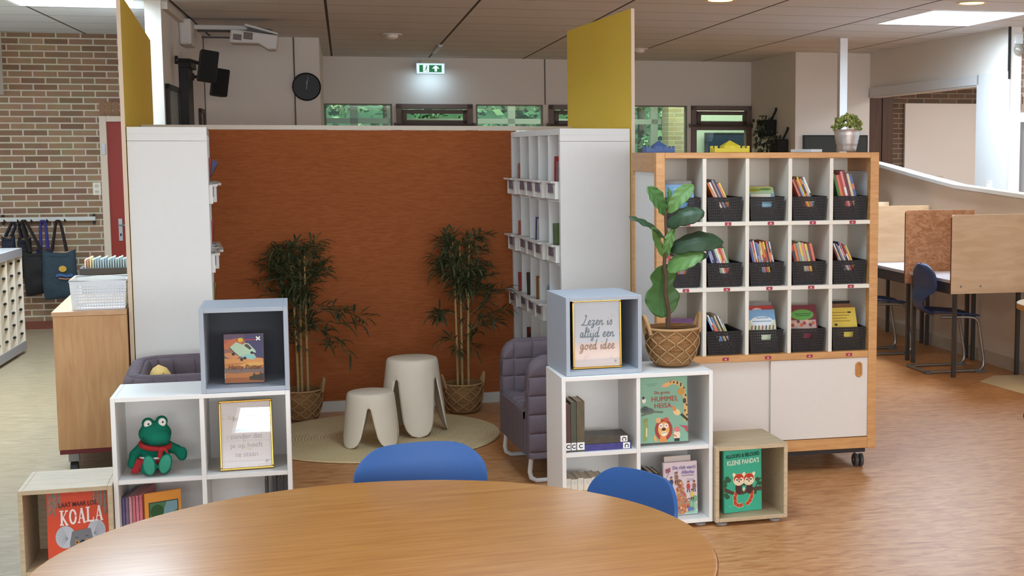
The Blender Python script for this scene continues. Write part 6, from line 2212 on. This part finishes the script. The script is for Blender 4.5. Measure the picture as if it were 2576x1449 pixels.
bag('teal blue tote bag with a yellow sun print on the coat rail', 110, 192, 628, 752, 146, 556, (44, 60, 70), 1, 13.89, True, (38, 28, 24))
bag('purple cloth bag behind the teal tote on the coat rail', 93, 132, 625, 668, 108, 556, (50, 44, 110), 2, 14.105, None, (62, 60, 130), name='cloth_bag')
bag('large black bag with long straps left of the teal tote', 62, 124, 630, 742, 62, 556, (30, 27, 26), 3, 13.99, None, (40, 32, 26))
bag('dark navy backpack second from the left on the coat rail', 50, 78, 595, 700, 54, 560, (28, 30, 40), 4, 14.105, None, None, name='backpack')
bag('dark blue backpack leftmost on the coat rail behind the rack', 8, 38, 592, 690, 32, 560, (32, 36, 50), 5, 14.105, None, None, name='backpack')
t = thing('power_socket', 'double white socket on the brick wall beside the red door', 'socket', w(-2.352, 14.2, 1.363), B)
MB().box(-0.038, 0.038, -0.012, 0, -0.062, 0.062).build('plate', M((226, 216, 200), 0.4), t, bevel=0.004)
for z in (-0.028, 0.028):
    s = MB().tube([(0, -0.0135, z), (0, -0.012, z)], 0.021, 24).build('outlet', M((206, 196, 180), 0.4), t)
    MB().tube([(-0.008, -0.0142, z), (-0.008, -0.0130, z)], 0.0035, 8).tube([(0.008, -0.0142, z), (0.008, -0.0130, z)], 0.0035, 8).build('pin_holes', BLACKP, s)

# ================================================================== left wall: projector, loudspeakers, boards
WU = -1.32
t = thing('projector', 'white wall mounted projector under the ceiling on the left', 'projector', w(WU, 12.4, 2.72), B)
PW = M((206, 202, 198), 0.45, name='projector_white')
MB().box(0.0, 0.10, -0.24, 0.20, -0.10, 0.12).build('wall_mount', PW, t, bevel=0.02)
for k in range(4):
    MB().box(0.1, 0.102, -0.20 + k * 0.09, -0.14 + k * 0.09, -0.02, 0.07).build('mount_cover', M((190, 186, 182), 0.5), t)
MB().box(0.10, 0.62, -0.03, 0.03, 0.045, 0.085).build('arm', PW, t, bevel=0.006)
MB().box(0.16, 0.40, -0.02, 0.02, -0.025, -0.012).box(0.12, 0.40, 0.04, 0.06, 0.03, 0.05).build('cable_duct', M((60, 56, 56), 0.5), t)
tl = Matrix.Translation((0.62, 0, -0.02)) @ Matrix.Rotation(0.10, 4, 'Y')
MB().prism([(-0.22, -0.075), (0.02, -0.055), (0.10, -0.095), (0.17, -0.085), (0.175, 0.035), (-0.215, 0.045)], -0.15, 0.15, 'y', 0, tl).build('projector_body', PW, t, bevel=0.012)
MB().prism([(-0.10, 0.105), (0.17, 0.058), (0.172, 0.040), (-0.11, 0.085)], -0.12, 0.12, 'y', 0, tl).build('lid', PW, t, bevel=0.004)
MB().box(-0.19, -0.12, -0.152, -0.148, -0.045, 0.005, 0, tl).box(-0.105, -0.03, -0.152, -0.148, -0.03, 0.03, 0, tl).build('vent_grille', M((116, 106, 104), 0.6), t)
MB().box(-0.08, 0.12, -0.10, 0.10, 0.045, 0.085, 0, tl).build('bracket', M((84, 78, 78), 0.5), t)


def speaker(label, px, py, v, sc, rz):
    p = uv(at_v(px, py, v))
    t = thing('loudspeaker', label, 'loudspeaker', w(p.x, v, p.z), B + rz, 'black loudspeakers on the left wall')
    hw, hd, hz = 0.085 * sc, 0.09 * sc, 0.145 * sc
    tl = Matrix.Rotation(0.14, 4, 'Y')
    MB().prism([(-hw, -hd), (hw, -hd), (hw * 0.8, hd), (-hw * 0.8, hd)], -hz, hz, 'z', 0, tl).build('cabinet', M((26, 24, 24), 0.55, var=0.1, bscale=60), t, bevel=0.012)
    MB().box(-hw * 0.86, hw * 0.86, -hd - 0.004, -hd - 0.001, -hz * 0.92, hz * 0.92, 0, tl).build('grille', M((18, 17, 17), 0.8), t)
    MB().tube([(-hw * 0.5, hd * 0.6, 0.02), (-hw - 0.05, hd, 0.05), (WU - p.x + 0.035, hd, 0.05)], 0.014, 8).tube([(WU - p.x + 0.035, hd, 0.05), (WU - p.x + 0.055, hd, 0.05)], 0.035, 10).build('wall_bracket', M((34, 32, 32), 0.5), t, smooth=True)


speaker('black loudspeaker nearer on the left wall, higher of the two', 521, 167, 11.6, 0.86, 0.25)
speaker('black loudspeaker farther on the left wall, lower of the two', 551, 208, 12.8, 0.84, 0.3)
t = thing('lift_column', 'black upright post for the board on the left wall', 'post', w(WU + 0.002, 12.1), B)
MB().box(0.0, 0.07, -0.05, 0.35, 0.0, 2.47).build('post', M((28, 26, 26), 0.5), t, bevel=0.004)
MB().box(-0.0, 0.10, -0.06, 0.36, 2.42, 2.48).build('top_cap', M((28, 26, 26), 0.5), t, bevel=0.006)
t = thing('wall_board', 'dark framed board on the left wall in front of the black post', 'board', w(WU + 0.002, 11.1), B)
MB().box(0, 0.03, 0, 0.04, 0.9, 2.24).box(0, 0.03, 0.66, 0.70, 0.9, 2.24).box(0, 0.03, 0, 0.70, 2.20, 2.24).box(0, 0.03, 0, 0.70, 0.9, 0.94).build('board_frame', M((40, 38, 38), 0.5), t)
MB().box(0.0, 0.018, 0.04, 0.66, 0.94, 2.20).build('panel', M((120, 122, 124), 0.35), t)
t = thing('wall_frame', 'small brown frame low on the far end of the left wall', 'picture', w(WU + 0.002, 13.55), B)
MB().box(0, 0.025, 0, 0.04, 1.4, 2.13).box(0, 0.025, 0.3, 0.34, 1.4, 2.13).box(0, 0.025, 0, 0.34, 2.09, 2.13).box(0, 0.025, 0, 0.34, 1.4, 1.44).build('frame_border', M((66, 54, 44), 0.5), t)
MB().box(0, 0.01, 0.04, 0.3, 1.44, 2.09).build('panel', M((170, 160, 150), 0.5), t)
# clock
t = thing('wall_clock', 'round black wall clock with two hands on the back wall', 'clock', w(-0.341, 14.19, 2.370), B)
rx = Matrix.Rotation(PI / 2, 4, 'X')
MB().lathe([(0, 0.004), (0.128, 0.004), (0.134, 0.016), (0.1395, 0.018), (0.141, 0.008), (0.141, -0.010), (0, -0.010)], 56, 0, rx).build('clock_face', M((20, 19, 20), 0.45), t, smooth=True, angle=30)
HA = M((140, 136, 130), 0.4)
MB().box(-0.004, 0.004, -0.008, -0.006, -0.02, 0.06).build('hour_hand', HA, t, rot=(0, 0.05, 0))
MB().box(-0.003, 0.003, -0.011, -0.009, -0.025, 0.10).build('minute_hand', HA, t, rot=(0, 0.17, 0))
# exit sign
VS = 16.62
p = uv(at_v(1083, 172.5, VS))
t = thing('exit_sign', 'lit green emergency exit sign hanging before the back wall', 'exit sign', w(p.x, VS, p.z), B)
MB().box(-0.17, 0.17, 0, 0.05, -0.066, 0.066).build('housing', M((206, 216, 224), 0.4), t, bevel=0.01)
MB().box(-0.165, 0.165, -0.003, 0.0, -0.061, 0.061).build('diffuser', M((206, 232, 250), 0.4, emit=0.5), t)
GE = M((18, 140, 84), 0.4, emit=0.2)
MB().box(-0.132, 0.132, -0.006, -0.003, -0.043, 0.043).build('green_panel', GE, t)
A = Art(0.0003)
WE = M((225, 245, 250), 0.4, emit=0.5)
A.m.append(WE)
MATS[(tuple((226, 246, 250)), 0.5, 0.0, 0.0, 60.0, 0.4, 0.0, 0.0)] = WE
c_ = (226, 246, 250)
A.rect(-0.132, 0.132, 0.040, 0.041, c_)
A.rect(-0.088, -0.018, -0.040, 0.040, c_)
A.poly([(0.02, -0.004), (0.030, 0.014), (0.062, 0.038), (0.094, 0.014), (0.104, -0.004), (0.076, 0.004), (0.076, -0.034), (0.048, -0.034), (0.048, 0.004)], c_)
gd = (20, 122, 76)
A.ell(-0.045, 0.028, 0.007, 0.007, gd)
A.line([(-0.047, 0.018), (-0.052, -0.006)], 0.011, gd).line([(-0.052, -0.004), (-0.040, -0.016), (-0.046, -0.034)], 0.006, gd).line([(-0.054, -0.006), (-0.062, -0.020), (-0.078, -0.022)], 0.006, gd)
A.line([(-0.047, 0.014), (-0.034, 0.006), (-0.026, 0.012)], 0.004, gd).line([(-0.049, 0.014), (-0.062, 0.010), (-0.066, -0.002)], 0.004, gd)
A.build(t, 'pictogram', loc=(0, -0.006, 0))
MB().box(-0.11, 0.11, 0.01, 0.04, 0.066, 0.10).build('ceiling_mount', M((196, 188, 160), 0.5), t)
ld = bpy.data.lights.new('exit_sign_lamp', 'AREA')
ld.shape = 'RECTANGLE'
ld.size, ld.size_y = 0.30, 0.04
ld.energy = 0.8
ld.color = (0.55, 0.80, 1.0)
lo = bpy.data.objects.new('exit_sign_lamp', ld)
COL.objects.link(lo)
lo.parent = t
lo.location = (0, 0.02, -0.072)
lo.rotation_euler = (math.radians(35), 0, 0)
sm = MB().box(-0.02, 0.02, -0.55, 0.55, 0, 0.02).build('ceiling_conduit', M((206, 216, 216), 0.5), None)
sm.location = w(1.04, 15.35, 2.838)
sm.rotation_euler = (0, 0, B)
tag(sm, 'pale conduit on the ceiling leading to the exit sign', 'conduit')
# ceiling fittings
for k, (u, v, lb) in enumerate([(0.49, 13.59, 'white smoke detector on the ceiling left of the exit sign'), (3.24, 14.9, 'small white detector on the ceiling beside the yellow partition')]):
    t = thing('smoke_detector', lb, 'smoke detector', w(u, v, ZC - 0.001), B, 'ceiling detectors')
    MB().lathe([(0, 0), (0.10, 0), (0.10, -0.012), (0, -0.012)], 28).build('base_plate', M((214, 206, 200), 0.5), t, smooth=True, angle=30)
    MB().lathe([(0.06, -0.012), (0.056, -0.035), (0.035, -0.05), (0, -0.052)], 28).build('sensor', M((226, 216, 210), 0.5), t, smooth=True)
for k, (px, py) in enumerate([(1812, 0), (2445, 7)]):
    d_ = ray(px, py)
    p = uv(EYE + d_ * ((ZC - EYE.z) / d_.z))
    t = thing('downlight', ['round recessed ceiling lamp at the top edge of the picture', 'round recessed ceiling lamp next to the right skylight'][k], 'ceiling lamp', w(p.x, p.y, ZC), B, 'warm recessed ceiling lamps')
    MB().lathe([(0.085, -0.001), (0.115, -0.008), (0.118, -0.001)], 36).build('trim_ring', M((222, 200, 150), 0.4), t, smooth=True)
    MB().lathe([(0, -0.004), (0.092, -0.004), (0.092, -0.002), (0, -0.002)], 36).build('lens', M((255, 214, 130), 0.4, emit=3.0), t)
    ld = bpy.data.lights.new('downlight_lamp', 'SPOT')
    ld.energy = 30
    ld.spot_size = 2.2
    ld.color = (1.0, 0.83, 0.6)
    ld.shadow_soft_size = 0.08
    lo = bpy.data.objects.new('downlight_lamp', ld)
    COL.objects.link(lo)
    lo.parent = t
    lo.location = (0, 0, -0.03)

# ================================================================== right side fittings
t = thing('chalkboard', 'dark board on the white block wall behind the bucket plant', 'board', w(5.22, 15.078, 0), B)
MB().box(0, 0.80, -0.03, 0, 1.10, 1.905).build('board_frame', M((34, 36, 36), 0.5), t)
MB().box(0.02, 0.78, -0.034, -0.03, 1.12, 1.885).build('panel', M((50, 54, 50), 0.5), t)
DKB = M((30, 28, 26), 0.8, bump=0.4, bscale=60)
for k, (v0, v1, z0, z1, hz, lb) in enumerate([(15.75, 16.15, 1.9, 2.10, 2.24, 'dark woven wall basket with trailing plant, higher of the two'), (15.30, 15.66, 1.45, 1.86, 2.0, 'dark woven wall basket with trailing plant, lower of the two')]):
    t = thing('hanging_planter', lb, 'plant', w(5.128, (v0 + v1) / 2, 0), B, 'wall baskets on the far right wall')
    L = (v1 - v0) / 2
    MB().prism([(-L, z1), (-L * 0.8, z0), (L * 0.8, z0), (L, z1)], -0.14, 0, 'x').build('basket', DKB, t, bevel=0.02)
    MB().tube(smooth3([(-0.07, -L * 0.95, z1), (-0.02, -L * 0.95, (z1 + hz) / 2 + 0.03), (-0.01, -L * 0.9, hz)]), 0.014, 7).build('handle', DKB, t, smooth=True)
    rn = random.Random(k + 40)
    m = MB()
    for j in range(150):
        b0 = Vector((rn.uniform(-0.2, -0.02), rn.uniform(-L, L * 0.8), rn.uniform(z0 - 0.2, z1 + 0.06)))
        blade(m, b0, Vector((rn.uniform(-1, 0.1), rn.uniform(-1, 1), rn.uniform(-1, 0.3))), rn.uniform(0.04, 0.08), rn.uniform(0.02, 0.04), rn.choice((0, 1)))
    m.build('foliage', [M((52, 62, 46), 0.6, var=0.3), M((88, 90, 74), 0.6, var=0.3)], t)
t = thing('wall_lamp', 'wall lamp with a glass globe high on the right brick wall', 'wall lamp', w(6.128, 11.66, 0), B)
MB().box(-0.04, 0.04, -0.06, 0, 2.70, 2.80).build('lamp_base', M((206, 208, 208), 0.5), t, bevel=0.006)
MB().lathe([(0, 2.60), (0.03, 2.605), (0.046, 2.63), (0.048, 2.66), (0.034, 2.69), (0.03, 2.70), (0, 2.70)], 24).build('globe', M((150, 146, 136), 0.12, 0.3), t, smooth=True, loc=(0, -0.05, 0))
for nm, u, v, z, f, lb in (('light_switch', 6.022, 11.92, 1.37, 'x', 'white switch on the white column at the right'), ('light_switch', 7.30, 15.858, 1.37, 'y', 'small socket on the white wall beyond the opening')):
    t = thing(nm, lb, 'switch', w(u, v, z), B)
    if f == 'x':
        MB().box(-0.02, 0, -0.04, 0.04, -0.055, 0.055).build('plate', M((212, 206, 196), 0.4), t, bevel=0.004)
        MB().box(-0.028, -0.02, -0.025, 0.025, -0.02, 0.03).build('rocker', M((222, 216, 206), 0.4), t, bevel=0.002)
    else:
        MB().box(-0.06, 0.06, -0.02, 0, -0.04, 0.04).build('plate', M((206, 196, 176), 0.4), t, bevel=0.004)
        MB().box(-0.05, -0.005, -0.025, -0.02, -0.03, 0.03).build('rocker', M((196, 186, 166), 0.4), t)
